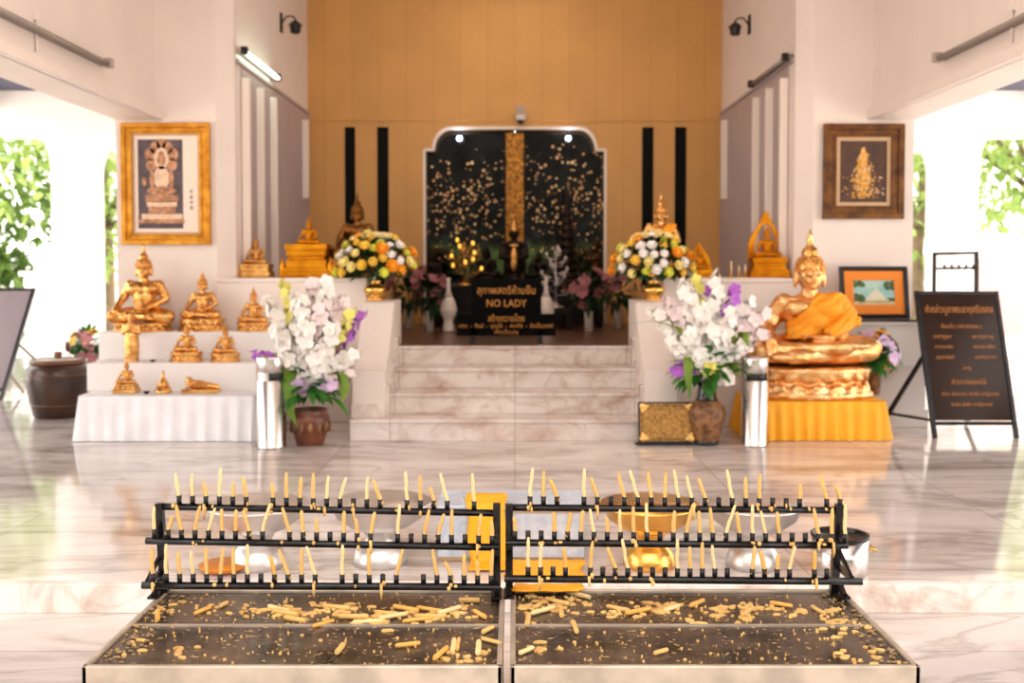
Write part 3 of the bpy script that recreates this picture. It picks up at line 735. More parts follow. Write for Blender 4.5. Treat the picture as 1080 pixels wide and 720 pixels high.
# ------------------------------------------------------------------ large Buddha on the right
zc = ZZ(424, 7.34); xa, xb = XX(797, 7.34), XX(938, 7.34)
t = thing('low_table', 'low table under orange cloth carrying the large Buddha', 'table', ((xa + xb) / 2, 7.66, 0))
hw = (xb - xa) / 2 - .03
MB().box(-hw, hw, -.26, .26, zc - .05, zc - .012).obj('tabletop', 'dark_wood', t)
for sx in (-1, 1):
    for sy in (-1, 1): MB().box(sx * hw - .03 * (sx > 0) - .0, sx * hw + .03 * (sx < 0), sy * .26 - .03 * (sy > 0), sy * .26 + .03 * (sy < 0), 0, zc - .05).obj('leg', 'dark_wood', t)
o = skirt(xa, xb, 7.38, 7.955, zc, .004, .04, .095, .017).obj('tablecloth', 'saffron_bright'); tag(o, 'pleated orange cloth draped over table of the large Buddha', 'tablecloth')
t = thing('buddha_statue', 'large gilded Buddha in orange robe on orange-clothed table', 'statue', (XX(855, 7.66), 7.66, zc + .004))
SB = 1.06; zb = .235
def bigprims(mb):
    for s in (-1, 1):
        mb.cap((s * .12, .05, .16), (s * .34, -.07, .15), .098, .085); mb.cap((s * .34, -.08, .13), (-s * .16, -.22, .165 if s < 0 else .10), .074, .05)
        mb.ell((-s * .2, -.235, .18 if s < 0 else .10), (.11, .036, .03), 12)
        mb.cap((s * .155, .045, .47), (s * .215, .06, .37), .066, .056); mb.ell((s * .09, -.045, .43), (.085, .05, .06)); mb.ell((s * .088, .03, .635), (.014, .026, .07), 10)
        mb.ell((s * .034, -.066, .668), (.023, .012, .008), 10); mb.cap((s * .012, -.072, .69), (s * .055, -.058, .692), .006, .005, 8)
    mb.ell((0, .03, .07), (.40, .23, .05)); mb.ell((0, .05, .15), (.22, .15, .10)); mb.cap((0, .045, .2), (0, .03, .33), .118, .13); mb.ell((0, .03, .40), (.175, .105, .12)); mb.ell((0, .04, .48), (.15, .075, .05))
    mb.cap((0, .035, .48), (0, .025, .58), .056, .05); mb.ell((0, .02, .66), (.08, .088, .105)); mb.ell((0, .006, .615), (.062, .07, .06))
    mb.cap((0, -.066, .69), (0, -.088, .643), .009, .015); mb.ell((0, -.07, .61), (.026, .014, .007), 10); mb.ell((0, -.062, .58), (.022, .018, .014), 10)
    mb.cap((-.215, .06, .37), (-.255, .03, .29), .056, .05); mb.cap((-.255, .03, .29), (-.29, -.15, .235), .048, .034); mb.ell((-.29, -.185, .215), (.034, .03, .028))
    for k in range(4): mb.cap((-.313 + .016 * k, -.20, .21), (-.31 + .014 * k, -.222, .12 - .006 * (k in (1, 2))), .0105, .009, 8)
    mb.cap((-.26, -.185, .215), (-.25, -.21, .175), .012, .009, 8)
    mb.cap((.215, .06, .37), (.24, .04, .31), .056, .05); mb.cap((.24, .04, .31), (.08, -.15, .235), .05, .036); mb.ell((.02, -.175, .235), (.07, .04, .02))
    for k in range(4): mb.cap((-.03, -.158 - .014 * k, .242), (-.085, -.16 - .013 * k, .245), .0095, .008, 8)
    return mb
f = link('figure', remesh(bigprims(MB()), .0068, 2, 'gold_leaf'), t, 0, (0, 0, zb - .03)); f.scale = (SB * 1.14, SB, SB)
h_ = MB(); hairbun(h_, 1.0); link('hair', h_.mesh('hair', 'gold'), f, 0, (0, -.005, 0))
robe_b = MB(); robe_b.cap((0, .045, .2), (0, .03, .33), .13, .143); robe_b.ell((0, .03, .40), (.19, .12, .13)); robe_b.ell((0, .04, .48), (.162, .088, .058))
for s in (-1, 1): robe_b.ell((s * .09, -.045, .43), (.097, .062, .07))
robe_b.cap((.155, .045, .475), (.22, .06, .37), .08, .085); robe_b.cap((.22, .06, .37), (.285, .03, .335), .085, .04); robe_b.cap((.24, .04, .33), (.10, -.13, .26), .062, .05); robe_b.cap((0, .0, .25), (-.1, -.1, .245), .1, .07)
rb = remesh(robe_b, .008, 3, 'saffron', lambda c: c.z - .375 < 1.05 * (c.x + .10) + (.10 if c.y > .06 else 0) and c.z > .225 + .28 * max(0, c.x - .05) and c.z < .535)
for v in rb.vertices:
    v.co += v.normal * (.005 + .006 * math.sin((v.co.z * 1.0 - v.co.x * .75) * 105 + 3 * math.sin(v.co.x * 9)))
ro = link('robe', rb, f); sd = ro.modifiers.new('thick', 'SOLIDIFY'); sd.thickness = .008
b = MB(); lotus_base(b, .47, .27, zb); pb = b
link('plinth', remesh(pb, .012, 1, 'gold_leaf'), t)
bowl('tiny brass cup on orange cloth before the large Buddha', (XX(885, 7.46), 7.46, zc + .004), .036, 'brass')
t = thing('white_bud', 'small white flower bud lying on the orange cloth', 'flower', (XX(838, 7.44), 7.44, zc + .004)); MB().ell((0, 0, .022), (.03, .024, .022), 12).obj('petals', 'petal_white', t); MB().tube([(.02, 0, .012), (.05, .01, .008)], .004, 8).obj('stem', 'leaf_green', t)
# ------------------------------------------------------------------ pictures
def frame(name, label, cat, px0, px1, py0, py1, Y, fw, m, m2, fw2, lean=0., depth=.04):
    a = P(px0, py1, Y); c = P(px1, py0, Y); w = (c.x - a.x) / 2; h = c.z - a.z
    t = thing(name, label, cat, ((a.x + c.x) / 2, Y, a.z)); t.rotation_euler = (-lean, 0, 0)
    b = MB()
    for k, (i0, i1, d0, d1) in enumerate(((0, fw * .45, -depth, 0), (fw * .45, fw * .8, -depth * .7, 0), (fw * .8, fw, -depth * .85, 0))):
        for (x0, x1, z0, z1) in ((-w + i0, w - i0, i0, i1), (-w + i0, w - i0, h - i1, h - i0), (-w + i0, -w + i1, i1, h - i1), (w - i1, w - i0, i1, h - i1)): b.box(x0, x1, d0, d1, z0, z1)
    b.obj('frame', m, t, .003)
    if fw2:
        b = MB(); i0, i1 = fw, fw + fw2
        for (x0, x1, z0, z1) in ((-w + i0, w - i0, i0, i1), (-w + i0, w - i0, h - i1, h - i0), (-w + i0, -w + i1, i1, h - i1), (w - i1, w - i0, i1, h - i1)): b.box(x0, x1, -depth * .5, -.002, z0, z1)
        b.obj('inner_frame' if m2 != 'mat_orange' else 'picture_mat', m2, t)
    return t, w - fw - fw2, h / 2 - fw - fw2, h / 2
t, w, h, zc0 = frame('framed_picture', 'gold framed picture of seated figure under serpent hood, left wall', 'picture', 130, 222, 130, 258, 8.285, .085, 'gilt_frame', 'frame_inner', .015)
b = MB(); y = -.010
b.rect(-w, w, zc0 - h, zc0 + h, y, 0)
xL = -w + .03; xR = w * .52; b.rect(xL, xR, zc0 - h + .03, zc0 + h - .03, y - .001, 1)
xm = (xL + xR) / 2 + .01; u = h / .40
def el(cx, cz, rx, rz, mi, d=.002): b.disc((xm + cx * u, y - d, zc0 + cz * u), rz * u, mi, 18, rx * u)
for cx, cz, r in ((-.085, .16, .045), (.085, .16, .045), (-.095, .245, .045), (.095, .245, .045), (-.05, .30, .045), (.05, .30, .045), (0, .33, .04)): el(cx, cz, r, r * 1.15, 2)
el(0, .21, .06, .09, 3, .003); el(0, .20, .035, .05, 2, .004); el(0, .24, .025, .03, 2, .0045)
el(0, .05, .065, .10, 3, .003); el(-.08, .04, .022, .075, 2, .004); el(.08, .04, .022, .075, 2, .004); el(0, -.055, .125, .035, 2, .005)
for k, (wd, z, hh) in enumerate(((.135, -.12, .03), (.125, -.165, .022), (.11, -.215, .028), (.17, -.27, .022), (.19, -.31, .016))):
    b.rect(xm - wd * u, xm + wd * u, zc0 + (z - hh) * u, zc0 + (z + hh) * u, y - .003, 2 + k % 2)
el(-.145, .02, .018, .035, 2, .003)
for k in range(4):
    z = zc0 - .06 * u - k * .045 * u; x = w * .78
    b.rect(x - .014, x + .014, z - .003, z + .003, y - .002, 4); b.rect(x - .003, x + .003, z - .016, z + .016, y - .002, 4)
    if k % 2: b.rect(x - .014, x + .012, z - .014, z - .009, y - .002, 4)
b.obj('picture', ['mat_cream', 'pic_dark', 'pic_tan', 'pic_pale', 'ink'], t)
t, w, h, zc0 = frame('framed_picture', 'brown gilt framed picture of glittering gold spire, right wall', 'picture', 867, 953, 131, 231, 8.285, .105, 'wood_gilt_frame', 'frame_inner', .03)
b = MB(); b.rect(-w, w, zc0 - h, zc0 + h, -.010, 0); r = random.Random(5)
for k in range(800):
    v = r.random() ** .8; zz = -h * .88 + v * h * 1.65
    ww = w * (.55 * (1 - v) ** .8 + .05) * (1.15 if int(v * 9) % 2 else .85)
    x = r.gauss(0, .5) * ww
    b.disc((x, -.011 - .000004 * k, zc0 + zz), r.uniform(.003, .008), 1 if r.random() < .8 else 2, 6)
for k in range(36): b.disc((r.uniform(-w * .9, w * .9), -.0112, zc0 + r.uniform(-h * .9, -h * .1)), r.uniform(.003, .009), 1 + k % 2, 6)
b.obj('picture', ['pic_brown', 'pic_gold', 'pic_pale'], t)
t, w, h, zc0 = frame('framed_picture', 'black framed picture of white chedi with orange mat, leaning on shelf', 'picture', 886, 960, 281.5, 337, 8.12, .035, 'frame_black', 'mat_orange', .075, .10, .03)
t.location.z = zp + .014
t.rotation_euler = (-.16, 0, .05)
b = MB(); y = -.009; b.rect(-w, w, zc0 - h, zc0 + h, y, 0)
b.rect(-w, w, zc0 - h, zc0 - h * .66, y - .001, 3); b.rect(-w, w, zc0 - h * .70, zc0 - h * .42, y - .0015, 4)
for k, (w0, w1, z0, z1) in enumerate(((.62, .58, -.66, -.5), (.5, .46, -.5, -.34), (.40, .36, -.34, -.18), (.31, .26, -.18, 0), (.2, .1, 0, .22), (.06, .02, .22, .6))):
    b.add([(w * (.1 - w0), y - .002, zc0 + z0 * h), (w * (.1 + w0), y - .002, zc0 + z0 * h), (w * (.1 + w1), y - .002, zc0 + z1 * h), (w * (.1 - w1), y - .002, zc0 + z1 * h)], [(0, 1, 2, 3)], False, 2)
r = random.Random(9)
for k in range(80):
    q = k % 4
    if q < 2: x, z = r.uniform(-.95, -.5), r.uniform(-.62, -.2)
    elif q == 2: x, z = r.uniform(-.95, -.45), r.uniform(.55, .92)
    else: x, z = r.uniform(.55, .95), r.uniform(.35, .92)
    b.disc((w * x, y - .0025 - k * 1e-5, zc0 + h * z), r.uniform(.008, .02), 1, 7)
b.obj('picture', ['pic_sky', 'pic_green', 'pic_white', 'pic_sand', 'pic_green'], t)
# gold plaque by the stairs
t = thing('gold_plaque', 'ornate gold plaque with black edge standing beside the stairs', 'plaque', (XX(704, 7.2), 7.2, 0)); t.rotation_euler = (-.12, 0, 0)
w = hpx(30, 7.2); h = hpx(45, 7.2)
MB().box(-w, w, -.02, .02, .012, h).obj('backing', 'frame_black', t, .006); MB().box(-w + .012, w - .012, -.026, -.018, .024, h - .012).obj('panel', 'plaque_gold', t)
b = MB()
for x0, x1, z0, z1 in ((-w + .03, w - .03, .035, .04), (-w + .03, w - .03, h - .03, h - .025), (-w + .026, -w + .03, .04, h - .03), (w - .03, w - .026, .04, h - .03)): b.box(x0, x1, -.029, -.024, z0, z1)
b.obj('inner_line', 'frame_black', t)
for sx in (-1, 1):
    for sz in (0, 1):
        cx = sx * (w - .028); cz = .04 if sz == 0 else h - .03; b = MB()
        b.ell((cx, -.028, cz), (.022, .007, .022), 12); b.ell((cx - sx * .03, -.028, cz), (.016, .006, .012), 10); b.ell((cx, -.028, cz + (.03 if sz == 0 else -.03)), (.012, .006, .016), 10); b.ell((cx - sx * .018, -.03, cz + (.018 if sz == 0 else -.018)), (.013, .006, .013), 10)
        b.obj('corner_ornament', 'plaque_gilt', t)
MB().box(-w - .02, w + .02, -.06, .08, 0, .014).obj('foot', 'black', t)
# ------------------------------------------------------------------ steel bins
def bin_(label, px, Y, w, h, rz):
    t = thing('ash_bin', label, 'bin', (XX(px, Y), Y, 0), rz, 'steel bins flanking the stairs'); r = w / 2
    MB().lathe([(r * 1.02, 0), (r * 1.02, .015), (r, .018), (r, h * .74), (r * .97, h * .745)], 40).obj('body', 'steel', t)
    MB().lathe([(r * .93, h * .74), (r * .93, h * .84)], 40).obj('slot', 'black', t)
    MB().lathe([(r * .97, h * .825), (r, h * .83), (r, h * .985), (r * .97, h), (r * .90, h), (r * .88, h * .985), (.002, h * .975)], 40).obj('cap', 'steel', t)
    b = MB()
    n = 18; vs = []; fs = []
    for k in range(n + 1):
        a = PI * .06 + 2 * PI * .72 * k / n
        for z in (h * .735, h * .835): vs.append((r * math.cos(a), r * math.sin(a), z))
    for k in range(n): fs.append((2 * k, 2 * k + 2, 2 * k + 3, 2 * k + 1))
    b.add(vs, fs, True).obj('slot_band', 'steel', t)
    return t
F0 = F(285, 474); F1 = F(796, 472)
bin_('tall steel ash bin before white flowers beside the stepped altar', 285, F0.y + .09, .20, hpx(98, F0.y), math.radians(4))
bin_('tall steel ash bin beside the orange-clothed table', 797, F1.y + .09, .185, hpx(95, F1.y), math.radians(-50))
# ------------------------------------------------------------------ flowers
def rose_mesh(seed, m, r=.036):
    q = random.Random(seed); mb = MB()
    mb.ell((0, 0, .0), (r * .62, r * .62, r * .62), 8)
    for layer, (n, tilt, rr, hh) in enumerate(((4, .15, .50, 1.0), (5, .3, .68, .9), (6, .5, .84, .74))):
        for k in range(n):
            a = 2 * PI * k / n + layer * .5 + q.uniform(-.1, .1); vs = []
            for i in range(4):
                v = i / 3; rad = r * rr * (.35 + .75 * v * (1 + .3 * tilt * v)); z = r * hh * v * (1.1 - .45 * tilt * v) - r * .25
                for j in range(4):
                    u = -1 + 2 * j / 3; aa = a + u * (3.7 / n) * (1 - .22 * v * v); rq = rad * (1 - .05 * u * u * v); vs.append((rq * math.cos(aa), rq * math.sin(aa), z - r * .12 * abs(u) * v))
            fs = [(i * 4 + j, i * 4 + j + 1, i * 4 + j + 5, i * 4 + j + 4) for i in range(3) for j in range(3)]
            mb.add(vs, fs, True)
    return mb.mesh('rose', m)
ROSES = [rose_mesh(1, 'petal_white'), rose_mesh(2, 'rose_yellow'), rose_mesh(3, 'rose_orange', .044), rose_mesh(4, 'rose_cream'), rose_mesh(5, 'rose_lime')]
def orient(d, spin=0.):
    return (Vector(d).to_track_quat('Z', 'Y') @ Euler((0, 0, spin)).to_quaternion()).to_euler()
def lily(mb, p, d, r, n=6, q=R, mi=0):
    d = Vector(d).normalized(); x, y = frame_of(d)
    for k in range(n):
        a = 2 * PI * k / n + q.uniform(-.15, .15); o = x * math.cos(a) + y * math.sin(a)
        mb.leaf(p, (o + d * .5).normalized(), r * q.uniform(.9, 1.05), r * .78, d, .16, mi, .44)
def dome(label, loc, seed, wx, hz, group):
    """Dome of roses in a brass vase; loc is the vase foot."""
    q = random.Random(seed); t = thing('flower_arrangement', label, 'flowers', loc, 0, group)
    MB().lathe([(.07, 0), (.076, .012), (.055, .028), (.05, .036), (.085, .06), (.094, .09), (.075, .12), (.045, .135), (.04, .145), (.06, .165), (.054, .165), (.02, .14)], 28).obj('vase', 'brass', t)
    c = Vector((0, 0, .25)); lf = MB()
    pts = []
    tries = 0
    while len(pts) < 62 and tries < 6000:
        tries += 1
        a = q.uniform(0, 2 * PI); e = math.asin(q.uniform(-.12, 1.)); d = Vector((math.cos(e) * math.cos(a), math.cos(e) * math.sin(a), math.sin(e)))
        p = c + Vector((d.x * wx, d.y * wx * .75, d.z * hz)) * q.uniform(.9, 1.04)
        if p.y > .16: continue
        if all((p - o).length > .066 for o, _ in pts): pts.append((p, d))
    names = ['white_rose', 'yellow_rose', 'orange_rose', 'cream_rose', 'lime_rose']
    for p, d in pts:
        k = q.choices(range(5), (5, 5, 3, 5, 3))[0]
        o = link(names[k], ROSES[k], t, 0, p, orient(d + Vector((0, -.25, .1)), q.uniform(0, 6))); s = q.uniform(.95, 1.25); o.scale = (s, s, s)
    for k in range(430):
        a = q.uniform(0, 2 * PI); e = math.asin(q.uniform(-.25, .95)); d = Vector((math.cos(e) * math.cos(a), math.cos(e) * math.sin(a) * .75, math.sin(e)))
        p = c + Vector((d.x * wx, d.y * wx, d.z * hz)) * q.uniform(.45, .86); lf.leaf(p, d + Vector((q.gauss(0, .4), q.gauss(0, .4), q.gauss(-.1, .4))), q.uniform(.06, .11), q.uniform(.03, .05))
    for k in range(10):
        a = q.uniform(0, 6.3); lf.tube([(0, 0, .12), c + Vector((math.cos(a), math.sin(a), .2)) * .12], .004, 5)
    lf.obj('foliage', 'leaf_dark', t)
    lil = MB()
    for k in range(5):
        a = PI * (.2 + .15 * k); lily(lil, c + Vector((math.cos(a) * wx * .5, -.06, hz * (.82 + .1 * math.sin(a)))), (math.cos(a) * .5, -.4, 1), .075, 6, q)
    lil.obj('lily', 'rose_cream', t)
    return t
zpar = .985
dome('round bouquet of yellow and white roses in brass vase on left parapet', (XX(396, 8.22), 8.22, zpar), 3, .32, .28, 'round bouquets on the parapets')
dome('round bouquet of yellow and orange roses in brass vase on right parapet', (XX(689, 8.22), 8.22, zpar), 8, .32, .28, 'round bouquets on the parapets')
def spray_mesh(q, p0, d, ln, m, name, parent, br=.045, droop=.35, n=13):
    """A flower spike: bowed stalk with blossoms along its outer two thirds."""
    d = Vector(d).normalized(); pts = []; p = Vector(p0); dd = d.copy()
    for k in range(9):
        pts.append(p.copy()); p = p + dd * ln / 8; dd = (dd + Vector((0, 0, -droop / 8))).normalized()
    st = MB(); st.tube(pts, [.006 - .0005 * k for k in range(9)], 6)
    br *= 1.3; n = int(n * 1.25); bl = MB()
    for k in range(n):
        u = .28 + .70 * k / (n - 1); f = u * 8; i = min(7, int(f)); b = pts[i].lerp(pts[i + 1], f - i); a = k * 2.4 + q.uniform(-.4, .4)
        t = (pts[i + 1] - pts[i]).normalized(); x, y = frame_of(t); o = x * math.cos(a) + y * math.sin(a)
        s = br * (1.1 - .38 * (k / (n - 1)) ** 2)
        lily(bl, b + o * s * .25, o + t * .5 + Vector((0, -.25, 0)), s, 5, q); lily(bl, b + o * s * .35, o + t * .7 + Vector((0, -.3, 0)), s * .6, 4, q)
    s_ = bl.obj(name, m, parent); st.obj('stalk', 'leaf_green', s_)
    return s_
def sprays(label, loc, seed, vase, spec, leaves, neck):
    q = random.Random(seed); t = thing('flower_arrangement', label, 'flowers', loc, 0)
    vase(t)
    base = Vector((0, 0, neck))
    for (tx, ty, tz, m, nm, br, n, dr) in spec:
        tip = Vector((tx, ty, tz)); d = tip - base; ln = d.length
        spray_mesh(q, base, d + Vector((0, 0, dr * ln * .5)), ln * 1.03, m, nm, t, br, dr, n)
    lf = MB()
    for k in range(60):
        a = q.uniform(0, 2 * PI); d = Vector((math.cos(a), math.sin(a) * .7 - .3, q.uniform(-.5, .9))); lf.leaf(base + d * q.uniform(.03, .16) + Vector((0, 0, .06)), d, q.uniform(.12, .22), q.uniform(.05, .09))
    lf.obj('foliage', 'leaf_green', t)
    for (pts, w) in leaves:
        b = MB(); pts = [Vector(p) for p in pts]; vs = []; fs = []; n = len(pts)
        for i, p in enumerate(pts):
            ww = w * math.sin(PI * min(1, .12 + .88 * i / (n - 1)) ** .8) * .5 + .002
            vs += [p + Vector((-ww, .012, 0)), p + Vector((0, -.006, 0)), p + Vector((ww, .012, 0))]
        for i in range(n - 1): fs += [(3 * i, 3 * i + 1, 3 * i + 4, 3 * i + 3), (3 * i + 1, 3 * i + 2, 3 * i + 5, 3 * i + 4)]
        b.add(vs, fs, True).obj('long_leaf', 'leaf_lime', t)
    return t
def pot_l(t):
    MB().lathe([(.095, 0), (.10, .02), (.125, .10), (.14, .17), (.13, .215), (.115, .23), (.13, .25), (.12, .25), (.10, .2)], 32).obj('pot', 'terracotta', t)
    b = MB()
    for k in range(14):
        a = 2 * PI * k / 14; b.ell((.133 * math.cos(a), .133 * math.sin(a), .13), (.018, .018, .045), 8)
    b.obj('relief', 'carved_brown', t)
def pot_r(t):
    MB().lathe([(.075, 0), (.09, .03), (.12, .14), (.135, .22), (.125, .27), (.085, .31), (.075, .32)], 32).obj('vase', 'carved_brown', t)
    MB().lathe([(.086, .305), (.07, .34), (.062, .40), (.075, .47), (.068, .47), (.05, .40)], 28).obj('neck', 'vase_black', t)
    MB().lathe([(.082, -.004 + .004), (.094, .02), (.09, .035)], 28).obj('foot', 'vase_black', t)
W, B_, U, L_, Y_ = 'petal_white', 'petal_blush', 'petal_purple', 'petal_lilac', 'petal_yellowgreen'
YF = 7.22
def rel(px, py, ox, dy=0.):
    p = P(px, py, YF + dy); return (p.x - ox, dy, p.z)
ox = XX(326, YF)
SL = []
for px, py, m, nm, br, n, dr, dy in ((282, 318, W, 'white_spray', .06, 14, .3, .02), (300, 300, Y_, 'yellow_spray', .05, 14, .2, .05), (312, 312, W, 'white_spray', .062, 14, .2, -.03), (330, 300, B_, 'white_spray', .06, 15, .1, .04), (345, 298, W, 'white_spray', .062, 15, .1, -.02), (362, 315, B_, 'white_spray', .06, 14, .2, .03), (372, 328, Y_, 'yellow_spray', .05, 12, .3, -.04), (384, 330, U, 'purple_spray', .045, 12, .3, .05), (268, 372, U, 'purple_spray', .05, 9, .8, -.06), (376, 372, W, 'white_spray', .055, 12, .8, -.06), (290, 345, W, 'white_spray', .062, 13, .4, -.08), (322, 338, W, 'white_spray', .065, 12, .1, -.16), (352, 345, W, 'white_spray', .062, 12, .2, -.16), (310, 402, L_, 'lilac_spray', .05, 9, 1.2, -.17), (352, 408, L_, 'lilac_spray', .05, 9, 1.2, -.17), (335, 372, W, 'white_spray', .06, 9, .5, -.2), (300, 372, W, 'white_spray', .058, 10, .8, -.17), (370, 395, B_, 'white_spray', .05, 9, 1.0, -.12), (318, 318, W, 'white_spray', .062, 13, .2, -.1), (340, 322, B_, 'white_spray', .062, 13, .2, -.1)):
    x, y, z = rel(px, py, ox, dy); SL.append((x, y, z, m, nm, br, n, dr))
LL = [([rel(312, 395, ox, -.1), rel(306, 390, ox, -.16), rel(304, 410, ox, -.2), rel(306, 435, ox, -.19), rel(313, 450, ox, -.17)], .09), ([rel(345, 395, ox, -.1), rel(360, 392, ox, -.14), rel(364, 412, ox, -.16), rel(360, 425, ox, -.15)], .08), ([rel(330, 400, ox, -.05), rel(290, 372, ox, -.1), rel(272, 372, ox, -.1)], .05)]
sprays('tall spray of white and lilac flowers in brown pot, left of stairs', (ox, YF, 0), 21, pot_l, SL, LL, .36)
ox = XX(746, YF); SL = []
for px, py, m, nm, br, n, dr, dy in ((704, 318, B_, 'white_spray', .06, 14, .2, .02), (722, 300, W, 'white_spray', .06, 14, .2, -.02), (735, 296, Y_, 'yellow_spray', .05, 12, .1, .05), (748, 308, U, 'purple_spray', .05, 12, .1, .04), (757, 290, W, 'white_spray', .055, 14, .1, -.02), (776, 306, U, 'purple_spray', .055, 12, .2, -.03), (790, 318, W, 'white_spray', .06, 14, .3, .03), (806, 330, B_, 'white_spray', .06, 14, .4, -.04), (806, 352, B_, 'white_spray', .055, 12, .6, .02), (706, 360, W, 'white_spray', .055, 11, .5, -.1), (688, 328, W, 'white_spray', .055, 12, .4, .03), (710, 392, U, 'purple_spray', .052, 9, 1.0, -.12), (726, 352, W, 'white_spray', .062, 11, .2, -.16), (752, 345, W, 'white_spray', .062, 11, .2, -.17), (772, 330, W, 'white_spray', .06, 12, .2, -.12), (750, 388, Y_, 'yellow_spray', .05, 10, 1.2, -.2), (772, 404, W, 'white_spray', .052, 12, 1.3, -.17), (740, 325, W, 'white_spray', .062, 13, .2, -.1), (786, 362, W, 'white_spray', .055, 12, .7, -.08), (736, 368, W, 'white_spray', .06, 9, .5, -.19)):
    x, y, z = rel(px, py, ox, dy); SL.append((x, y, z, m, nm, br, n, dr))
LL = [([rel(740, 395, ox, -.1), rel(728, 376, ox, -.15), rel(726, 395, ox, -.18), rel(728, 422, ox, -.17)], .085), ([rel(740, 380, ox, -.05), rel(715, 345, ox, -.08), rel(688, 338, ox, -.1), rel(662, 342, ox, -.1)], .04), ([rel(752, 392, ox, -.1), rel(772, 382, ox, -.14), rel(780, 398, ox, -.15)], .09), ([rel(752, 382, ox, -.05), rel(784, 350, ox, -.09), rel(790, 366, ox, -.12)], .09)]
sprays('tall spray of white and purple flowers in dark-necked vase, right of stairs', (ox, YF, 0), 22, pot_r, SL, LL, .47)
# small bouquets
def posy(label, loc, seed, r, spec, vm, vh, vr):
    q = random.Random(seed); t = thing('flower_arrangement', label, 'flowers', loc)
    MB().lathe([(vr * .7, 0), (vr * .75, .01), (vr, vh * .7), (vr * 1.05, vh), (vr * .95, vh), (vr * .8, vh * .7)], 20).obj('vase', vm, t)
    c = Vector((0, 0, vh + r * .6)); lf = MB()
    for k in range(70):
        d = Vector((q.gauss(0, 1), q.gauss(-.3, 1), q.gauss(.1, .8))).normalized(); lf.leaf(c + d * r * .4, d, r * q.uniform(.6, .95), r * .38)
    lf.tube([(0, 0, vh * .5), c], .008, 6); lf.obj('foliage', 'leaf_green', t)
    for m, nm, n, br in spec:
        for k in range(n):
            d = Vector((q.gauss(0, .8), -abs(q.gauss(.6, .4)), q.gauss(.25, .7))).normalized(); b = MB(); lily(b, Vector((0, 0, 0)), (0, 0, 1), br, 6, q); lily(b, Vector((0, 0, br * .12)), (0, 0, 1), br * .65, 5, q); lily(b, Vector((0, 0, br * .2)), (0, 0, 1), br * .4, 4, q)
            b.obj(nm, m, t, 0, c + d * r * q.uniform(.75, 1.), orient(d))
    return t
posy('bouquet of lilac, orange and green leaves beside the large Buddha', (XX(924, 7.76), 7.76, zc + .006), 4, .175, (('petal_lilac', 'lilac_flower', 13, .052), ('rose_orange', 'orange_flower', 12, .052)), 'carved_brown', .20, .05)
posy('pink and yellow flowers standing behind the brown glazed jar', (XX(91, 9.1), 9.1, 0), 5, .16, (('petal_pink', 'pink_flower', 15, .06), ('rose_yellow', 'yellow_flower', 7, .05)), 'porcelain', .46, .07)
# ------------------------------------------------------------------ glazed jar
pj = F(60, 443); pj.x = XX(60, pj.y + .22)
t = thing('glazed_jar', 'large brown glazed water jar on floor left of stepped altar', 'jar', (pj.x, pj.y + .22, 0))
k = hpx(1, pj.y + .2)
MB().lathe([(23 * k, 0), (25 * k, 2 * k), (30 * k, 24 * k), (33 * k, 40 * k), (32 * k, 50 * k), (28 * k, 56 * k), (26 * k, 57 * k)], 40).obj('body', 'glaze_brown', t)
MB().lathe([(26 * k, 56 * k), (28.5 * k, 57 * k), (28.5 * k, 61 * k), (24 * k, 61 * k), (23 * k, 55 * k)], 40).obj('rim', 'glaze_ring', t)
b = MB()
for z, rr in ((14, 28.0), (46, 33.2)): b.lathe([(rr * k - .004, z * k - .006), (rr * k + .006, z * k), (rr * k - .004, z * k + .006)], 40)
b.obj('band', 'glaze_ring', t)
MB().lathe([(24 * k, 59 * k), (24 * k, 60 * k), (.01, 62 * k)], 36).obj('lid', 'table_stone', t); MB().lathe([(.03, 61 * k), (.032, 68 * k), (.02, 69 * k)], 16).obj('lid_knob', 'glaze_ring', t)
# ------------------------------------------------------------------ sign boards
def aboard(label, px0t, px1t, px0b, px1b, pt, pb, Yt, Yb, m, lines, group=None):
    """Leaning sandwich board: the front corners are set by their own places in the room."""
    A = P(px0b, pb, Yb); B = P(px1b, pb, Yb); w = (B.x - A.x) / 2
    T = P((px0t + px1t) / 2, pt, Yt); lean = math.atan2(Yt - Yb, T.z); L = math.hypot(Yt - Yb, T.z)
    t = thing('sign_board', label, 'sign', ((A.x + B.x) / 2, Yb, 0)); t.rotation_euler = (0, 0, 0)
    def q(x, s, d=0.): return (x, math.sin(lean) * s - math.cos(lean) * d, math.cos(lean) * s + math.sin(lean) * d)
    sk = (T.x - (A.x + B.x) / 2)
    def X(u, s): return u * w + sk * s / L
    z0 = L * .10
    b = MB(); vs = []
    for d in (-.008, .008):
        for u, s in ((-.95, z0 + .02), (.95, z0 + .02), (.95, L - .02), (-.95, L - .02)): vs.append(q(X(u, s), s, d))
    b.add(vs, [(3, 2, 1, 0), (4, 5, 6, 7), (0, 1, 5, 4), (1, 2, 6, 5), (2, 3, 7, 6), (3, 0, 4, 7)]); b.obj('panel', m, t)
    for u in (-1, 1):
        b = MB(); b.bar(q(X(u, 0), 0), q(X(u, L), L), .035, .028); b.obj('front_leg', 'black_metal', t)
    for s in (z0, L - .012): b = MB(); b.bar(q(X(-1, s), s), q(X(1, s), s), .03, .026); b.obj('cross_rail', 'black_metal', t)
    return t, q, X, L, w, lean, z0
pf = F(985, 462); pb_ = F(1072, 462)
t, q, X, L, w, lean, z0 = aboard('dark brown prayer board with gold Thai lettering on black easel stand', 970, 1046, 986, 1072, 307, 460, 7.68, pf.y, 'sign_brown', None)
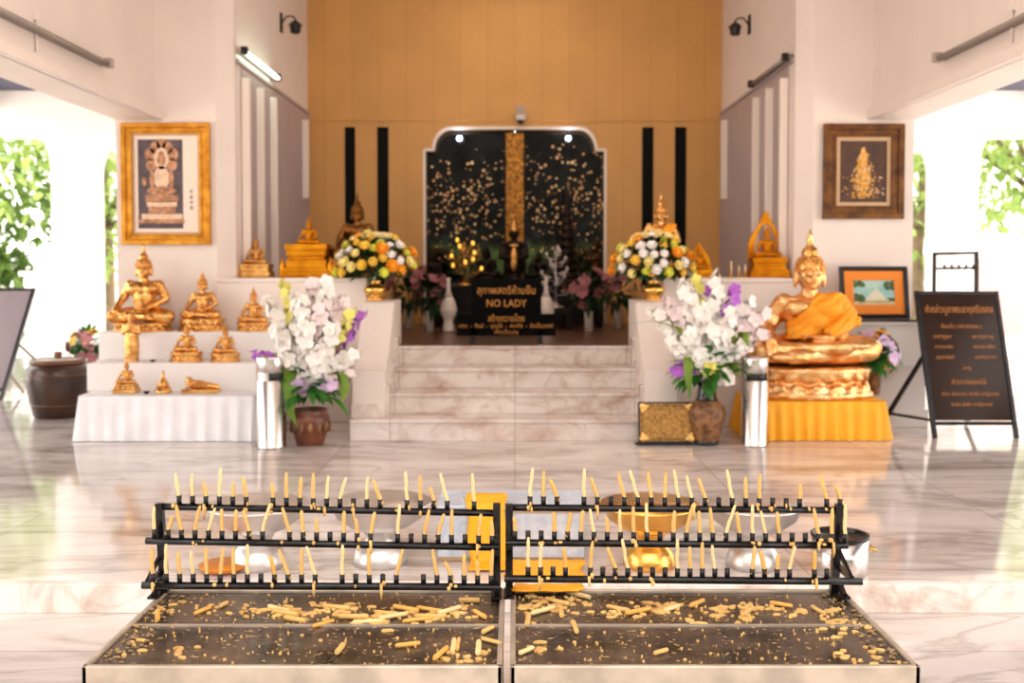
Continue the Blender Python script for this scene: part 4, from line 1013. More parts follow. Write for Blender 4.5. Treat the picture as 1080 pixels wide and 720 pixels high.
for u in (-1,):
    b = MB(); b.bar(q(X(u, L * .55), L * .55, -.02), (X(u, 0) - .21, .52, .01), .026, .026); b.bar((X(u, 0) - .17, .44, .12), q(X(u, L * .12), L * .12), .02, .02); b.obj('rear_leg', 'black_metal', t)
b = MB(); b.bar(q(X(1, L * .55), L * .55, -.02), (X(1, 0) - .1, .62, .01), .026, .026); b.obj('rear_leg', 'black_metal', t)
# upright bracket with hooks above the board
b = MB(); x0_, x1_ = X(-.52, L), X(.55, L); yb = math.sin(lean) * L + .02; zt_ = math.cos(lean) * L
b.bar((x0_, yb, zt_ - .1), (x0_, yb, zt_ + .285), .022, .022); b.bar((x1_, yb, zt_ - .1), (x1_ - .005, yb, zt_ + .29), .03, .026); b.bar((x0_ - .011, yb, zt_ + .28), (x1_ + .01, yb, zt_ + .288), .022, .022); b.bar((x0_, yb, zt_ + .17), (x1_, yb, zt_ + .175), .018, .018)
b.obj('bracket', 'black_metal', t)
for k in range(5):
    xx = x0_ + (x1_ - x0_) * (.16 + .17 * k); b = MB(); b.tube([(xx, yb - .005, zt_ + .17), (xx, yb - .05, zt_ + .165), (xx, yb - .06, zt_ + .185)], .006, 8); b.ell((xx, yb - .06, zt_ + .19), .012, 8); b.obj('hook', 'black_metal', t)
def bline(s, body, size, m='sign_gold', u=0., wide=None):
    return text(body, size, m, t, q(X(u, s) , s, .012), rot=(PI / 2 - lean, 0, 0), wide=wide)
W2 = 2 * w
bline(L * .87, 'คำกล่าวบูชาพระธาตุศรีมงคล', .075, wide=W2 * .84)
bline(L * .755, 'ตั้งนะโม ( กล่าวสามจบ )', .04, wide=W2 * .5)
for s, a, c in ((.685, 'ยาปาตุภูตา', 'อะตุลานุ'), (.615, 'ภาวามะหัน', 'ตะตะรัง'), (.545, 'ปุเรวะรัมหิ', 'เมติยาวา')):
    bline(L * s, a, .036, u=-.5, wide=W2 * .22); bline(L * s, c, .036, u=.5, wide=W2 * .26)
bline(L * .47, 'สาธุ', .034, wide=W2 * .1)
bline(L * .375, 'คำถวายดอกไม้', .05, wide=W2 * .42)
bline(L * .295, 'อิมินา สักกาเรนะ พุทธัง อะภิปูชะยามิ', .034, wide=W2 * .7)
bline(L * .225, 'ธัมมัง สังฆัง อะภิปูชะยามิ', .034, wide=W2 * .5)
# pale board far left
pa = F(-60, 392)
A_ = aboard('pale lilac sandwich board on thin frame outside left, beside white gatepost', -2, 34, -42, 0, 304, 392, 9.95, 9.55, 'pale_panel', None)
tl, ql, Xl, Ll, wl, leanl, _ = A_
b = MB(); b.bar(ql(Xl(1, Ll * .5), Ll * .5, -.02), (Xl(1, 0) + .42, .55, .01), .022, .022); b.bar(ql(Xl(-1, Ll * .55), Ll * .55, -.02), (Xl(-1, 0) + .3, .6, .01), .022, .022); b.obj('rear_leg', 'fixture_grey', tl)
# NO LADY board in front of the altar
YS = 8.52
w = hpx(52, YS); h0 = ZZ(354, YS) - Z_PLAT; h1 = ZZ(331, YS) - Z_PLAT; h2 = ZZ(294, YS) - Z_PLAT; wi = hpx(37, YS)
t = thing('notice_board', 'black stepped notice board reading NO LADY at top of stairs', 'sign', (XX(534, YS), YS, Z_PLAT))
MB().prism([(-w, h0), (w, h0), (w, h1), (wi, h1), (wi, h2), (-wi, h2), (-wi, h1), (-w, h1)], -.012, .012).obj('panel', 'board_black', t, .004)
for s in (-1, 1): b = MB(); b.box(s * w * .68 - .018, s * w * .68 + .018, -.012, .02, 0, h0 + .06); b.box(s * w * .68 - .02, s * w * .68 + .02, -.08, .10, 0, .016); b.obj('leg', 'black_metal', t)
for py, body, size, wd in ((306.5, 'สุภาพสตรีห้ามขึ้น', .085, 61), (320, 'NO LADY', .085, 42), (336, 'สร้างถวายโดย', .075, 38), (343.5, 'คณะ  -  ศิษย์  -  บุญชัย  -  สมหวัง  -  อันเป็นมงคล', .05, 99), (350, 'เพื่อเป็นบุญ', .045, 25)):
    text(body, size, 'gold_paint', t, (0, -.014, ZZ(py, YS) - Z_PLAT), wide=hpx(wd, YS))
# ------------------------------------------------------------------ altar inside the opening
def pa_(px, Y, z=Z_PLAT): return (XX(px, Y), Y, z)
YA = 10.75
tb = thing('altar_table', 'dark low altar table behind notice board under the doors', 'table', (.02, 11.0, Z_PLAT))
MB().box(-.92, .92, -.28, .28, .40, .44).obj('tabletop', 'dark_wood', tb, .005); MB().box(-.88, .88, -.24, -.20, .06, .40).obj('front_panel', 'dark_wood', tb)
for sx in (-1, 1):
    for sy in (-1, 1): MB().box(sx * .86 - .03, sx * .86 + .03, sy * .23 - .03, sy * .23 + .03, 0, .40).obj('leg', 'dark_wood', tb)
ZT = Z_PLAT + .44
# central dark figure on stand with gilt robe panel
t = thing('guardian_statue', 'dark statue with gilt front and crown at centre of altar', 'statue', (XX(542, 10.95), 10.95, ZT))
b = MB(); b.lathe([(.10, 0), (.11, .03), (.08, .06), (.09, .10), (.06, .13)], 20); b.obj('plinth', 'dark_bronze', t)
b = MB(); b.lathe([(.10, .12), (.11, .2), (.10, .32), (.085, .42)], 16, (0, 0, 0), 1, .7); b.ell((0, 0, .43), (.125, .07, .05)); b.cap((0, 0, .44), (0, 0, .50), .03, .03); b.ell((0, 0, .545), (.048, .052, .06))
for s in (-1, 1): b.cap((s * .115, 0, .43), (s * .135, -.02, .30), .034, .028); b.cap((s * .135, -.02, .30), (s * .05, -.09, .28), .026, .02); b.ell((s * .05, 0, .54), (.01, .015, .03), 8)
f = link('figure', remesh(b, .011, 2, 'dark_bronze'), t)
MB().lathe([(.054, .57), (.05, .60), (.036, .63), (.03, .66), (.014, .70), (.003, .78)], 14).obj('crown', 'gold', t)
b = MB(); b.ell((0, -.066, .27), (.04, .02, .14), 12); b.ell((0, -.06, .42), (.06, .02, .02), 10); b.obj('gilt_panel', 'gold', t)
# gilded banner column between the door leaves
t = thing('gilded_column', 'tall gilded column hanging between the dark door leaves', 'column', (XX(543, 11.5), 11.5, Z_PLAT))
zt_ = ZZ(140, 11.5) - Z_PLAT; hw = hpx(9.5, 11.5)
MB().box(-hw, hw, -.03, .05, .4, zt_).obj('shaft', 'gold_banner', t, .006)
b = MB()
for s in (-1, 1): b.box(s * (hw + .012) - .012, s * (hw + .012) + .012, -.035, .05, .4, zt_)
b.obj('border', 'dark_wood', t)
b = MB(); r = random.Random(3)
for k in range(120): b.ell((r.uniform(-hw, hw) * .9, -.034, .5 + (r.random() ** .7) * (zt_ - .85)), r.uniform(.006, .014), 6)
b.obj('gilt_flakes', 'gold', t)
def lotus_idol(label, px, Y, h, m, z=ZT): return buddha('buddha_statue', label, pa_(px, Y, z), h, m, 'lotus', h * .30, h * .2, sash=False, group='dark statues on the altar')
lotus_idol('dark seated statue at left end of altar', 457, 10.95, .40, 'dark_bronze')
lotus_idol('dark seated statue on altar left of the central crowned statue', 512, 11.0, .46, 'dark_bronze')
lotus_idol('dark seated statue on altar right of the central crowned statue', 569, 11.0, .40, 'dark_bronze')
# dark ringed spire
t = thing('chedi_model', 'tall dark ringed chedi model on right side of altar', 'statue', pa_(598, 11.12, ZT))
pr = [(.16, 0), (.16, .06), (.145, .065)]
for k in range(9):
    z = .07 + .085 * k; rr = .145 - .012 * k; pr += [(rr, z), (rr, z + .045), (rr - .018, z + .05), (rr - .018, z + .08)]
pr += [(.03, .86), (.024, .95), (.004, 1.12)]
MB().lathe(pr[:3], 20).obj('plinth', 'dark_bronze', t); MB().lathe(pr[3:], 20).obj('spire', 'dark_bronze', t)
# gilt tree with amber lamps
def ornament_tree(name, label, cat, loc, h, m, ml, seed, n):
    q = random.Random(seed); t = thing(name, label, cat, loc); MB().lathe([(.09, 0), (.09, .015), (.03, .03), (.02, .06)], 18).obj('base', m, t)
    b = MB(); b.tube([(0, 0, .04), (0, 0, h * .95)], [.014, .006], 8); tips = []
    for k in range(n):
        z = h * (.25 + .7 * k / n); a = k * 2.4; rr = (.18 * (1 - .6 * k / n)); e = Vector((rr * math.cos(a), rr * .6 * math.sin(a) - .02, z + .06)); b.tube([(0, 0, z - .03), (e.x * .6, e.y * .6, z - .02), e], .005, 6); tips.append(e)
        for j in range(3): lily(b, Vector((e.x * (.4 + .2 * j), e.y * (.4 + .2 * j), z + .01 * j)), (e.x, e.y - .1, .5), .035, 4, q)
    b.obj('branches', m, t)
    for e in tips: l = MB(); l.ell((0, 0, 0), (.017, .017, .024), 10); l.obj('bulb' if ml == 'amber_bulb' else 'leaf', ml, t, 0, e)
    return t
ornament_tree('ornament_tree', 'gilt ornamental tree with amber bulbs on left of altar', 'ornament', pa_(490, 10.85, ZT), .48, 'gold', 'amber_bulb', 4, 10)
ornament_tree('ornament_tree', 'silver ornamental tree with bright leaves right of notice board', 'ornament', pa_(586, 10.40, Z_PLAT + .22), .62, 'silver', 'silver', 5, 12)
t = thing('offering_box', 'small dark stand under the silver ornamental tree', 'stand', pa_(586, 10.40)); MB().box(-.16, .16, -.12, .12, .17, .22).obj('tabletop', 'dark_wood', t, .004)
for sx in (-1, 1): MB().box(sx * .13 - .02, sx * .13 + .02, -.1, .1, 0, .17).obj('leg', 'dark_wood', t)
def vase(label, px, Y, prof, m='porcelain', nm='vase'):
    t = thing('vase', label, 'vase', pa_(px, Y), 0, 'white vases before the altar'); MB().lathe(prof[0], 24).obj('body', m, t); MB().lathe(prof[1], 24).obj('neck', m, t); return t
GO = ([(.05, .0), (.06, .02), (.055, .05), (.045, .1), (.05, .13), (.075, .17), (.085, .22), (.07, .29), (.045, .34)], [(.046, .335), (.022, .40), (.016, .48), (.02, .53), (.012, .53)])
vase('white gourd vase on floor left of the NO LADY board', 473, 10.0, GO)
vase('white gourd vase just right of the NO LADY board', 576, 10.05, GO)
def pinkvase(label, px, Y, seed):
    q = random.Random(seed); t = thing('flower_arrangement', label, 'flowers', pa_(px, Y), 0, 'dim pink flowers before the altar')
    MB().lathe([(.045, 0), (.045, .19), (.05, .20), (.042, .20), (.038, .15)], 20).obj('vase', 'porcelain', t)
    lf = MB(); fl = MB(); c = Vector((0, 0, .36))
    for k in range(110):
        d = Vector((q.gauss(0, 1), q.gauss(-.2, .7), q.gauss(.1, .8))).normalized(); lf.leaf(c + d * .08, d, q.uniform(.10, .2), .05)
    lf.tube([(0, 0, .1), c], .008, 6); lf.obj('foliage', 'leaf_dark', t)
    for k in range(14):
        d = Vector((q.gauss(0, 1), -abs(q.gauss(.5, .5)), q.gauss(.5, .6))).normalized(); b = MB(); lily(b, Vector(), (0, 0, 1), .07, 6, q); lily(b, Vector((0, 0, .01)), (0, 0, 1), .045, 5, q); b.obj('pink_flower', 'petal_dim_pink', t, 0, c + d * q.uniform(.12, .24) + Vector((0, 0, .05)), orient(d))
pinkvase('pink flowers in white cylinder vase, left of gourd vase', 453, 10.1, 31)
pinkvase('pink flowers in white cylinder vase at right of altar', 621, 10.1, 32)
pinkvase('pink flowers in white vase at far left inside the opening', 431, 10.6, 33)
pinkvase('pink flowers in white vase at far right inside the opening', 652, 10.6, 34)
# ------------------------------------------------------------------ lamps on the walls
def tube_lamp(label, X0, y0, y1, z, sx, lit, group, full=True):
    t = thing('tube_lamp', label, 'lamp', (X0, (y0 + y1) / 2, z), 0, group); L = (y1 - y0) / 2
    x0, x1 = sorted((0, -sx * .05)); b = MB(); b.box(x0, x1, -L, L, -.02, .02); b.obj('housing', 'fixture_grey' if not lit else 'fixture_white', t, .006)
    b = MB(); b.tube([(-sx * .07, -L + .04, -.01), (-sx * .07, L - .04, -.01)], .016, 14); b.obj('tube', 'tube_lit' if lit else 'tube_off', t)
    for y in (-L, L - .05): b = MB(); x0, x1 = sorted((-sx * .04, -sx * .095)); b.box(x0, x1, y, y + .05, -.034, .03); b.obj('end_cap', 'black_metal' if lit or not full else 'fixture_white', t, .004)
    return t
def on_side(px, X0): return X0 * 1080 / (px - CX)
ya, yb2 = on_side(10, -2.868), on_side(112, -2.868)
tube_lamp('unlit grey tube lamp along the left beam', -2.885, yb2 - 2.1, yb2, ZZ(67, yb2), -1, False, 'tube lamps on the beams')
yb3 = on_side(991, 2.868)
tube_lamp('unlit grey tube lamp along the right beam', 2.887, yb3 - 2.1, yb3, ZZ(61, yb3), 1, False, 'tube lamps on the beams')
yl = on_side(288, -2.29)
tube_lamp('glowing white tube lamp on left recess wall above the ribs', -2.29, 8.46, yl, ZZ(80, 9.6), -1, True, 'tube lamps in the recess')
tube_lamp('dark unlit tube lamp on right recess wall above the ribs', 2.29, 8.46, on_side(797, 2.29), ZZ(86, 9.6), 1, False, 'tube lamps in the recess', False)
def lantern(label, X0, Y, z, sx):
    t = thing('wall_lantern', label, 'lamp', (X0, Y, z), 0, 'wall lanterns in the recess', .66)
    b = MB(); b.box(*sorted((0, -sx * .03)), -.05, .05, -.14, .14); b.obj('back_plate', 'black_metal', t, .006)
    b = MB(); b.tube([(-sx * .02, 0, 0), (-sx * .10, 0, .10), (-sx * .20, 0, .09), (-sx * .22, 0, .02)], .012, 8); b.obj('arm', 'black_metal', t)
    c = (-sx * .22, 0, -.16); b = MB(); b.lathe([(.05, 0), (.075, .02), (.085, .12), (.07, .125)], 8, c, smooth=False); b.obj('lantern_body', 'black_metal', t)
    MB().lathe([(.11, .12), (.06, .17), (.02, .19), (.015, .21), (.004, .23)], 8, c, smooth=False).obj('lantern_roof', 'black_metal', t)
yw = on_side(298, -2.29); lantern('black lantern on bracket high on left recess wall', -2.29, yw, ZZ(24, yw), -1)
yw = on_side(789, 2.29); lantern('black lantern on bracket high on right recess wall', 2.29, yw, ZZ(26, yw), 1)
YV = YB - .02
t = thing('security_camera', 'small white security camera on the wall above the doors', 'camera', (XX(549, YV), YB, ZZ(121, YV)))
MB().box(-.05, .05, -.03, 0, -.04, .10).obj('mount', 'fixture_white', t, .006); MB().lathe([(.045, 0), (.06, .02), (.06, .05), (.05, .06)], 18, (0, -.09, -.075)).obj('dome_housing', 'porcelain', t); MB().box(-.065, .065, -.12, -.02, -.02, .0).obj('visor', 'fixture_white', t, .004)
MB().ell((0, -.09, -.075), (.04, .04, .035), 14).obj('lens', 'black', t)
for px, side in ((485, 'left'), (599, 'right')):
    t = thing('spotlight', 'lit blue-white spotlight under the opening, %s one of the pair' % side, 'lamp', (XX(px, YB + .06), YB + .06, ZZ(146, YB + .06)), 0, 'spotlights over the doors')
    MB().tube([(0, .06, 0), (0, -.03, 0)], [.03, .042], 16).obj('housing', 'black_metal', t); MB().ell((0, -.034, 0), (.024, .012, .024), 14).obj('lens', 'spot_lit', t)
    pl_ = bpy.data.lights.new('spot_glow', 'POINT'); pl_.energy = 2.5; pl_.color = (.75, .84, 1); pl_.shadow_soft_size = .03; po_ = bpy.data.objects.new('spot_glow', pl_); COL.objects.link(po_); po_.location = (t.location.x, t.location.y - .09, t.location.z)
    MB().tube([(0, 0, .03), (0, 0, .10)], .008, 8).obj('stem', 'black_metal', t)
for y, side in ((4.9, -1), (4.9, 1)):
    x = side * 2.872; t = thing('conduit', 'thin vertical cable conduit below the %s beam tube lamp' % ('left' if side < 0 else 'right'), 'conduit', (x, 6.2 if side < 0 else 5.97, 2.53)); MB().tube([(0, 0, 0), (0, 0, .22)], .008, 8).obj('pipe', 'white_wall', t); MB().box(-.012, .012, -.02, .02, .20, .25).obj('clip', 'white_wall', t)
# ------------------------------------------------------------------ candle tables
TZ = .28
yF = F(540, 704, TZ).y; yK = F(540, 622, TZ).y; yM = F(540, 658.5, TZ).y
def ctable(label, x0, x1):
    t = thing('candle_table', label, 'table', ((x0 + x1) / 2, (yF + yK) / 2, -.115)); w = (x1 - x0) / 2; d = (yK - yF) / 2; H = TZ + .115; ym = yM - (yF + yK) / 2
    MB().box(-w + .012, w - .012, -d + .012, ym - .002, H - .03, H - .004).obj('front_sheet', 'table_top', t); MB().box(-w + .012, w - .012, ym + .002, d - .012, H - .03, H - .004).obj('rear_sheet', 'table_top', t)
    b = MB()
    for a in ((-w, w, -d, -d + .014), (-w, w, d - .014, d), (-w, -w + .014, -d, d), (w - .014, w, -d, d)): b.box(*a, H - .05, H + .004)
    b.obj('rim', 'table_rim', t, .003)
    MB().box(-w + .01, w - .01, ym - .004, ym + .004, H - .01, H + .001).obj('joint_strip', 'table_rim', t)
    MB().box(-w + .004, w - .004, -d + .004, -d + .03, .10, H - .05).obj('front_apron', 'table_stone', t, .004)
    b = MB(); b.box(-w + .004, -w + .03, -d + .03, d - .004, .10, H - .05); b.box(w - .03, w - .004, -d + .03, d - .004, .10, H - .05); b.box(-w + .03, w - .03, d - .03, d - .004, .10, H - .05); b.obj('side_apron', 'table_stone', t)
    for sx in (-1, 1):
        for sy in (-1, 1): MB().box(sx * (w - .035) - .03, sx * (w - .035) + .03, sy * (d - .035) - .03, sy * (d - .035) + .03, 0, .10).obj('leg', 'table_stone', t)
    return t
TXL = (-1.052, -.030); TXR = (-.012, .985)
ctable('left candle table, dark stained metal top spattered with yellow wax', *TXL)
ctable('right candle table, dark stained metal top spattered with yellow wax', *TXR)
# ------------------------------------------------------------------ candle racks
YR = [yK - .035, yK - .095, yK - .155]
def rack(which, px_post, bars, cups):
    """bars: (px0, py0, px1, py1) per tier from the top; cups: list of px per tier."""
    yc = yK - .05; xc = (XX(px_post[0], yc) + XX(px_post[1], yc)) / 2
    t = thing('candle_rack', 'black metal candle rack with three rails on %s candle table' % which, 'rack', (xc, yc, TZ + .004), 0, None)
    o = Vector((xc, yc, TZ + .004)); geo = []
    ends = []
    for k, px in enumerate(px_post):
        y = YR[0]; top = P(px, bars[0][1] - 2, y); out = (-1 if k == 0 else 1) * .012
        b = MB(); b.bar((top.x - o.x - out * (which == 'left' and k == 0 or which == 'right' and k == 1), y - o.y + .004, 0), (top.x - o.x, y - o.y, top.z - o.z + .004), .022, .022)
        ends.append(top.x)
        b.obj('post', 'black_metal', t)
        f = MB(); f.box(top.x - o.x - .016, top.x - o.x + .016, -.05, .04, 0, .007); f.bar((top.x - o.x, .012, .035), (top.x - o.x, -.045, .006), .014, .014); f.obj('foot', 'black_metal', t)
    for i, (x0, y0, x1, y1) in enumerate(bars):
        a = P(x0, y0, YR[i]) - o; c = P(x1, y1, YR[i]) - o
        b = MB(); b.tube([a, c], .0105, 14)
        b.obj('rail', 'black_metal', t)
        if i:
            b = MB()
            for px in ends: z = a.z; b.bar((px - o.x, YR[0] - o.y, z + .0), (px - o.x, a.y, z), .014, .014); b.bar((px - o.x, YR[0] - o.y, z + .05), (px - o.x, a.y + .01, z + .005), .010, .010)
            b.obj('bracket', 'black_metal', t)
        row = []
        for px in cups[i]:
            u = (px - x0) / (x1 - x0); p = a.lerp(c, u); q = MB(); q.tube([(0, 0, 0), (0, 0, .028)], .0076, 12); q.obj('candle_cup', 'black_metal', t, 0, p + Vector((0, 0, .007))); row.append(p + o + Vector((0, 0, .035)))
        geo.append(row)
    return t, geo
def even(a, b, n, skip=()): return [a + (b - a) * k / (n - 1) for k in range(n) if k not in skip]
LB = [(166, 534, 525, 541), (154, 570, 526, 577), (150, 617, 528, 619)]
RB = [(535, 535, 891, 538), (533, 572, 894, 575), (532, 610, 909, 613)]
LC = [even(189, 500, 23, (6, 16, 21)), even(163, 519, 26, (9, 17)), even(161, 518, 26, (13, 19))]
RC = [even(559, 886, 24, (3, 21)), even(543, 891, 26, ()), even(557, 872, 25, (4, 17, 22))]
rl, GL = rack('left', (168, 524), LB, LC)
rr_, GR = rack('right', (537, 885), RB, RC)
cr = random.Random(17)
def candle_mesh(seed, L, r, m):
    q = random.Random(seed); b = MB(); n = 6; b.tube([(q.uniform(-1, 1) * .0012 * (k % 5 > 0), 0, -.014 + (L + .014) * k / n) for k in range(n + 1)], [r * (1 - .12 * k / n + q.uniform(-.05, .05)) for k in range(n)] + [r * .6], 9)
    return b.mesh('candle', m)
CM = [candle_mesh(k, L, r, m) for k, (L, r, m) in enumerate(((.076, .0060, 'candle_wax'), (.064, .0064, 'candle_wax'), (.086, .0056, 'candle_pale'), (.056, .0066, 'candle_orange'), (.068, .0054, 'candle_pale'), (.044, .0062, 'candle_wax')))]
DESC = ['yellow', 'yellow', 'pale yellow', 'orange', 'pale yellow', 'short yellow']
RAIL = ['top', 'middle', 'bottom']
for which, geo in (('left', GL), ('right', GR)):
    for i, row in enumerate(geo):
        n = 0
        for p in row:
            if cr.random() > (.80, .84, .76)[i]: continue
            n += 1; k = cr.choices(range(6), (4, 3, 3, 2, 3, 2))[0]; ang = cr.choices((cr.gauss(0, .05), cr.uniform(-.38, -.12), cr.uniform(.10, .32)), (6, 3, 2))[0]
            st = 'leaning left' if ang < -.1 else ('leaning right' if ang > .09 else 'standing upright')
            o = link('candle', CM[k], None, 0, p - Vector((0, 0, .002)), (cr.uniform(-.08, .08), ang, cr.uniform(0, 6) * 0))
            tag(o, '%s candle %s, %s from left on %s rail of %s rack' % (DESC[k], st, ORD[n], RAIL[i], which), 'candle', 'candles on the %s rack' % which)
# wax that dripped over the rails and cups
for which, geo, bars in (('left', GL, LB), ('right', GR, RB)):
    b = MB()
    for i, row in enumerate(geo):
        for p in row:
            if cr.random() < .30:
                z0 = p.z - .035; m = cr.randint(1, 3)
                for k in range(m): b.ell((p.x + cr.uniform(-.008, .008), p.y - .009, z0 + cr.uniform(-.008, .018)), (cr.uniform(.003, .007), .005, cr.uniform(.004, .010)), 8)
                if cr.random() < .45: L = cr.uniform(.015, .035); x = p.x + cr.uniform(-.005, .005); b.tube([(x, p.y - .0115, z0 + .012), (x + .001, p.y - .013, z0 - L * .5), (x, p.y - .011, z0 - L)], [.004, .0045, .002], 6)
        a = P(bars[i][0], bars[i][1], YR[i]); c = P(bars[i][2], bars[i][3], YR[i])
        for k in range(4): u = cr.random(); q = a.lerp(c, u); b.ell((q.x, q.y - .006, q.z + .004), (cr.uniform(.004, .009), .007, cr.uniform(.004, .008)), 8)
    o = b.obj('wax_drips', 'wax_yellow'); tag(o, 'yellow wax drips clinging to the rails of the %s candle rack' % which, 'wax', None, 'stuff')
# fallen stubs
FALL = [(283, 640, 310, 647), (288, 645, 318, 650), (330, 661, 352, 655), (300, 652, 322, 656), (340, 640, 372, 643), (357, 651, 398, 652), (372, 657, 404, 655), (400, 653, 430, 648), (396, 646, 432, 650), (415, 640, 446, 646), (425, 656, 458, 652), (438, 650, 486, 651), (440, 641, 470, 646), (462, 648, 500, 637), (484, 634, 506, 634), (500, 645, 512, 652), (417, 682, 443, 679), (458, 696, 472, 684), (477, 688, 479, 675), (482, 686, 484, 674), (504, 691, 506, 664), (508, 674, 528, 679), (509, 668, 520, 662), (355, 690, 362, 681), (232, 640, 240, 636), (205, 648, 222, 641), (166, 655, 167, 630),
        (560, 648, 590, 640), (591, 640, 594, 664), (604, 656, 610, 672), (575, 632, 600, 638), (598, 625, 625, 632), (640, 640, 664, 645), (660, 648, 690, 642), (700, 645, 716, 640), (728, 640, 742, 634), (782, 650, 796, 640), (812, 636, 836, 640), (548, 690, 562, 684), (556, 660, 558, 640), (856, 640, 870, 648), (690, 690, 704, 686)]
RX = .0062
stub = []
for (x0, y0, x1, y1) in FALL:
    a = F(x0, y0, TZ); c = F(x1, y1, TZ); d = c - a
    if d.length > .085: c = a + d * .085 / d.length
    m = (a + c) / 2
    if not (yF + .02 < m.y < yK - .02): continue
    side = 'left' if m.x < -.02 else 'right'
    stub.append((m.x, m, c - a, side))
stub.sort(key=lambda s: s[0]); cnt = {'left': 0, 'right': 0}
for x, m, d, side in stub:
    cnt[side] += 1; L = max(.03, d.length); rr = cr.uniform(.0055, .0075); b = MB(); b.tube([(-L / 2, 0, 0), (-L * .4, 0, 0), (0, cr.uniform(-.001, .001), 0), (L * .4, 0, 0), (L / 2, 0, 0)], [rr * .7, rr, rr * .97, rr, rr * .8], 10)
    k = cr.choice(('candle_wax', 'candle_pale', 'candle_orange')); o = b.obj('candle_stub', k, None, 0, (m.x, m.y, TZ + rr - .003), (0, 0, math.atan2(d.y, d.x)))
    tag(o, '%s candle stub lying on %s candle table, %s from its left end' % ({'candle_wax': 'yellow', 'candle_pale': 'pale yellow', 'candle_orange': 'orange'}[k], side, ORD[cnt[side]]), 'candle stub', 'stubs lying on the %s table' % side)
# spilled wax and crumbs
for side, (x0, x1), spots in (('left', TXL, ((300, 645, 30), (400, 652, 42), (350, 640, 26), (470, 646, 30), (185, 640, 14), (180, 682, 10), (500, 690, 16), (250, 642, 10), (130, 678, 8))), ('right', TXR, ((590, 634, 46), (560, 640, 30), (700, 638, 40), (660, 645, 26), (790, 640, 34), (850, 645, 14), (560, 680, 10), (900, 660, 20), (930, 690, 16), (760, 650, 12)))):
    b = MB()
    def blob(x, y, r):
        if not (x0 + .02 + r < x < x1 - .02 - r and yF + .02 + r < y < yK - .02 - r): return
        n = 9; ph = cr.uniform(0, 6); vs = []
        for h, k in ((-.004, 1.), (.0008, 1.), (.0022, .7)):
            for j in range(n):
                a = 2 * PI * j / n; rr = r * k * (1 + .35 * math.sin(2 * a + ph) + .2 * math.sin(3 * a + 2 * ph)); vs.append((x + rr * math.cos(a) * 1.4, y + rr * math.sin(a) * .8, TZ + h))
        fs = [(j, (j + 1) % n, n + (j + 1) % n, n + j) for j in range(n)] + [(n + j, n + (j + 1) % n, 2 * n + (j + 1) % n, 2 * n + j) for j in range(n)] + [tuple(2 * n + j for j in range(n))]
        b.add(vs, fs, True)
    for px, py, n in spots:
        c = F(px, py, TZ)
        for k in range(n): blob(c.x + cr.gauss(0, .055), c.y + cr.gauss(0, .03), abs(cr.gauss(.0, .005)) + .0018)
    for k in range(150): blob(cr.uniform(x0, x1), cr.uniform(yF, yK), abs(cr.gauss(0, .0011)) + .0007)
    o = b.obj('wax_spill', 'wax_yellow'); tag(o, 'spilled yellow wax flakes scattered over the %s candle table' % side, 'wax', None, 'stuff')
    b = MB()
    for k in range(70):
        u = cr.random(); p = F(*((95 + 70 * u + cr.uniform(8, 40), 700 - 78 * u) if side == 'left' else (962 - 76 * u - cr.uniform(4, 26), 700 - 76 * u)), TZ); b.ell((p.x, p.y, TZ), (cr.uniform(.003, .009), cr.uniform(.002, .006), cr.uniform(.002, .005)), 6)
    o = b.obj('crumbs', 'debris'); tag(o, 'dried petal and wax crumbs along outer edge of %s candle table' % side, 'debris', None, 'stuff')
# ------------------------------------------------------------------ pedestal trays on the floor
def tray(label, px, rim_l, rim_r, pyb, m):
    p = F(px, pyb); Y = p.y; r = hpx(rim_r - rim_l, Y) / 2; t = thing('pedestal_tray', label, 'tray', (XX(px, Y + .1), Y + .1, 0), 0, 'pedestal trays behind the racks')
    h = .26
    MB().lathe([(r * .50, 0), (r * .53, .008), (r * .52, .03), (r * .48, .06), (r * .40, .082), (r * .29, .10), (r * .27, .115), (r * .34, .14), (r * .37, .15)], 40).obj('pedestal', m, t)
    MB().lathe([(r * .34, .145), (r * .60, .165), (r * .86, .205), (r * .97, h - .005), (r, h), (r * .985, h + .004), (r * .94, h - .004), (r * .83, .212), (r * .58, .178), (.002, .168)], 48).obj('bowl', m, t)
    b = MB(); b.lathe([(r * 1.0, h - .006), (r * 1.02, h), (r * 1.0, h + .006)], 48); b.obj('rim', m, t)
    return t
tray('silver pedestal tray behind left half of the left rack', 270, 218, 326, 604, 'silver')
tray('silver pedestal tray behind middle of the left rack', 400, 346, 457, 601, 'silver')
tray('golden pedestal tray behind the right rack', 686, 634, 741, 604, 'brass')
tray('silver pedestal tray behind right part of the right rack', 796, 744, 852, 604, 'silver')
p = F(232, 606); t = thing('dish', 'orange lacquer dish tilted on floor behind the left rack', 'dish', (p.x, p.y + .05, .002)); r = .10
q = MB().lathe([(r * .55, 0), (r * .9, .012), (r, .026), (r * .96, .028), (r * .85, .016), (.002, .008)], 36).obj('plate', 'tray_orange', t); MB().lathe([(r * .98, .023), (r * 1.02, .027), (r * .98, .031)], 36).obj('rim', 'tray_orange', t); 
p = F(891, 613); p.x = XX(889, p.y + .12); t = thing('metal_pot', 'round steel pot with dark mouth behind right end of right rack', 'pot', (p.x, p.y + .12, 0)); r = hpx(29, p.y + .1)
MB().lathe([(r * .92, 0), (r * .98, .01), (r, .15), (r * .96, .15), (r * .94, .012), (.002, .01)], 40).obj('body', 'steel', t); MB().lathe([(r * .97, .148), (r * 1.05, .15), (r * 1.06, .162), (r * .96, .162), (r * .94, .15)], 40).obj('rim', 'black_metal', t)
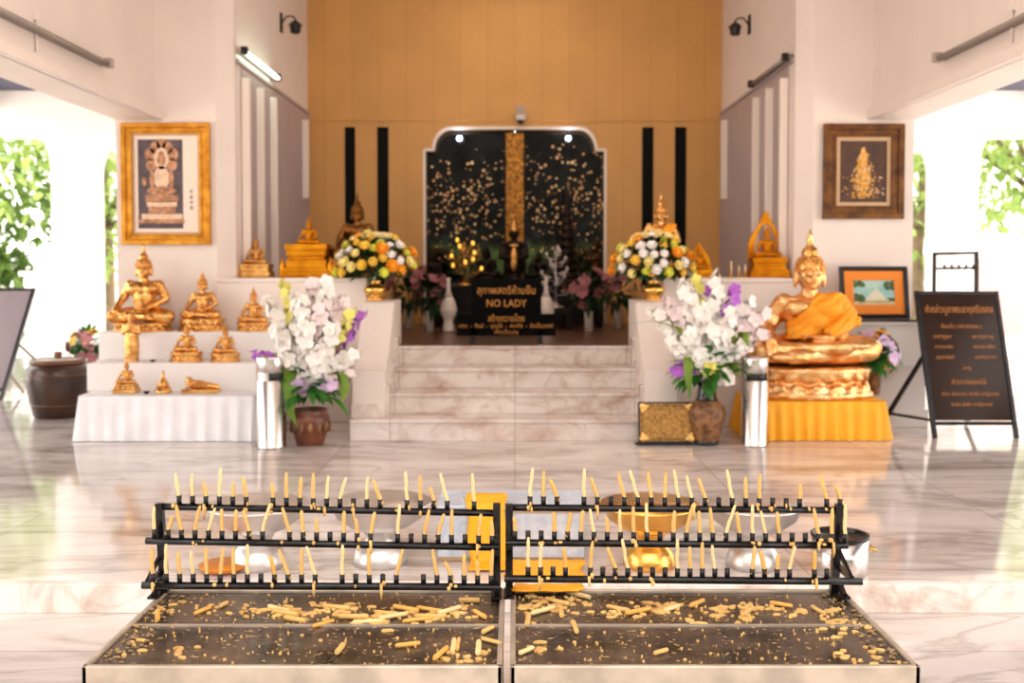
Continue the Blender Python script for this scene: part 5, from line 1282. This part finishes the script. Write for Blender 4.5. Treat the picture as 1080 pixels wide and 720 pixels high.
b = MB(); b.tube([(r * 1.02, -.03, .11), (r * 1.22, -.03, .10), (r * 1.22, .03, .10), (r * 1.02, .03, .11)], .006, 8); b.obj('handle', 'brass', t)
# speckled box with saffron cloth behind the gap between the racks
p = F(539, 592); Y = p.y; x0, x1 = XX(461, Y), XX(617, Y); zt_ = ZZ(533, Y)
t = thing('offering_box', 'low box with pale blue speckled face behind gap between racks', 'box', ((x0 + x1) / 2, Y, 0)); w = (x1 - x0) / 2
MB().box(-w, w, .0, .30, 0, zt_ - .012).obj('body', 'speckled', t, .006); MB().box(-w - .004, w + .004, -.008, .308, zt_ - .014, zt_).obj('top_board', 'speckled', t, .004)
b = MB()
for zz in (.004, zt_ - .03): b.box(-w, w, -.006, .0, zz, zz + .016)
b.obj('edge_trim', 'frame_inner', t)
def strip(name, label, pts, w0, seed):
    q = random.Random(seed); mb = MB(); n = len(pts); m = 9; vs = []; fs = []
    P0 = [Vector(p) for p in pts]; fine = []
    for i in range(n - 1):
        for k in range(6): fine.append(P0[i].lerp(P0[i + 1], k / 6))
    fine.append(P0[-1]); L = len(fine)
    for i, p in enumerate(fine):
        for j in range(m):
            u = -1 + 2 * j / (m - 1); f = .006 * math.sin(u * 9 + i * .25 + seed); vs.append((p.x + u * w0 * (1 + .08 * math.sin(i * .6)), p.y - abs(f), p.z + abs(f) * .8))
    for i in range(L - 1):
        for j in range(m - 1): fs.append((i * m + j, i * m + j + 1, (i + 1) * m + j + 1, (i + 1) * m + j))
    mb.add(vs, fs, True); o = mb.obj(name, 'saffron_bright'); s = o.modifiers.new('thick', 'SOLIDIFY'); s.thickness = .003; tag(o, label, 'cloth'); return o
xm = XX(512, Y)
strip('saffron_cloth', 'narrow saffron cloth hanging down the speckled box behind racks', [(xm, Y + .2, zt_ + .006), (xm, Y - .012, zt_ + .004), (xm + .01, Y - .02, zt_ * .5), (xm + .015, Y - .04, .012), (xm + .02, Y - .16, .008)], hpx(21, Y), 1)
xm2 = XX(576, 4.1)
strip('saffron_cloth', 'saffron cloth spread on floor before the speckled box, right side', [(xm2, Y - .03, .012), (xm2, Y - .12, .014), (xm2 - .01, 4.06, .012)], hpx(42, 4.1), 2)
o = strip('saffron_cloth', 'saffron cloth folded over rear edge of the right candle table', [(XX(580, 2.98), yK + .012, TZ - .08), (XX(580, 2.98), yK + .010, TZ + .012), (XX(578, 2.98), yK - .015, TZ + .012), (XX(575, 2.98), yK - .06, TZ + .012)], hpx(38, 3.0), 3)
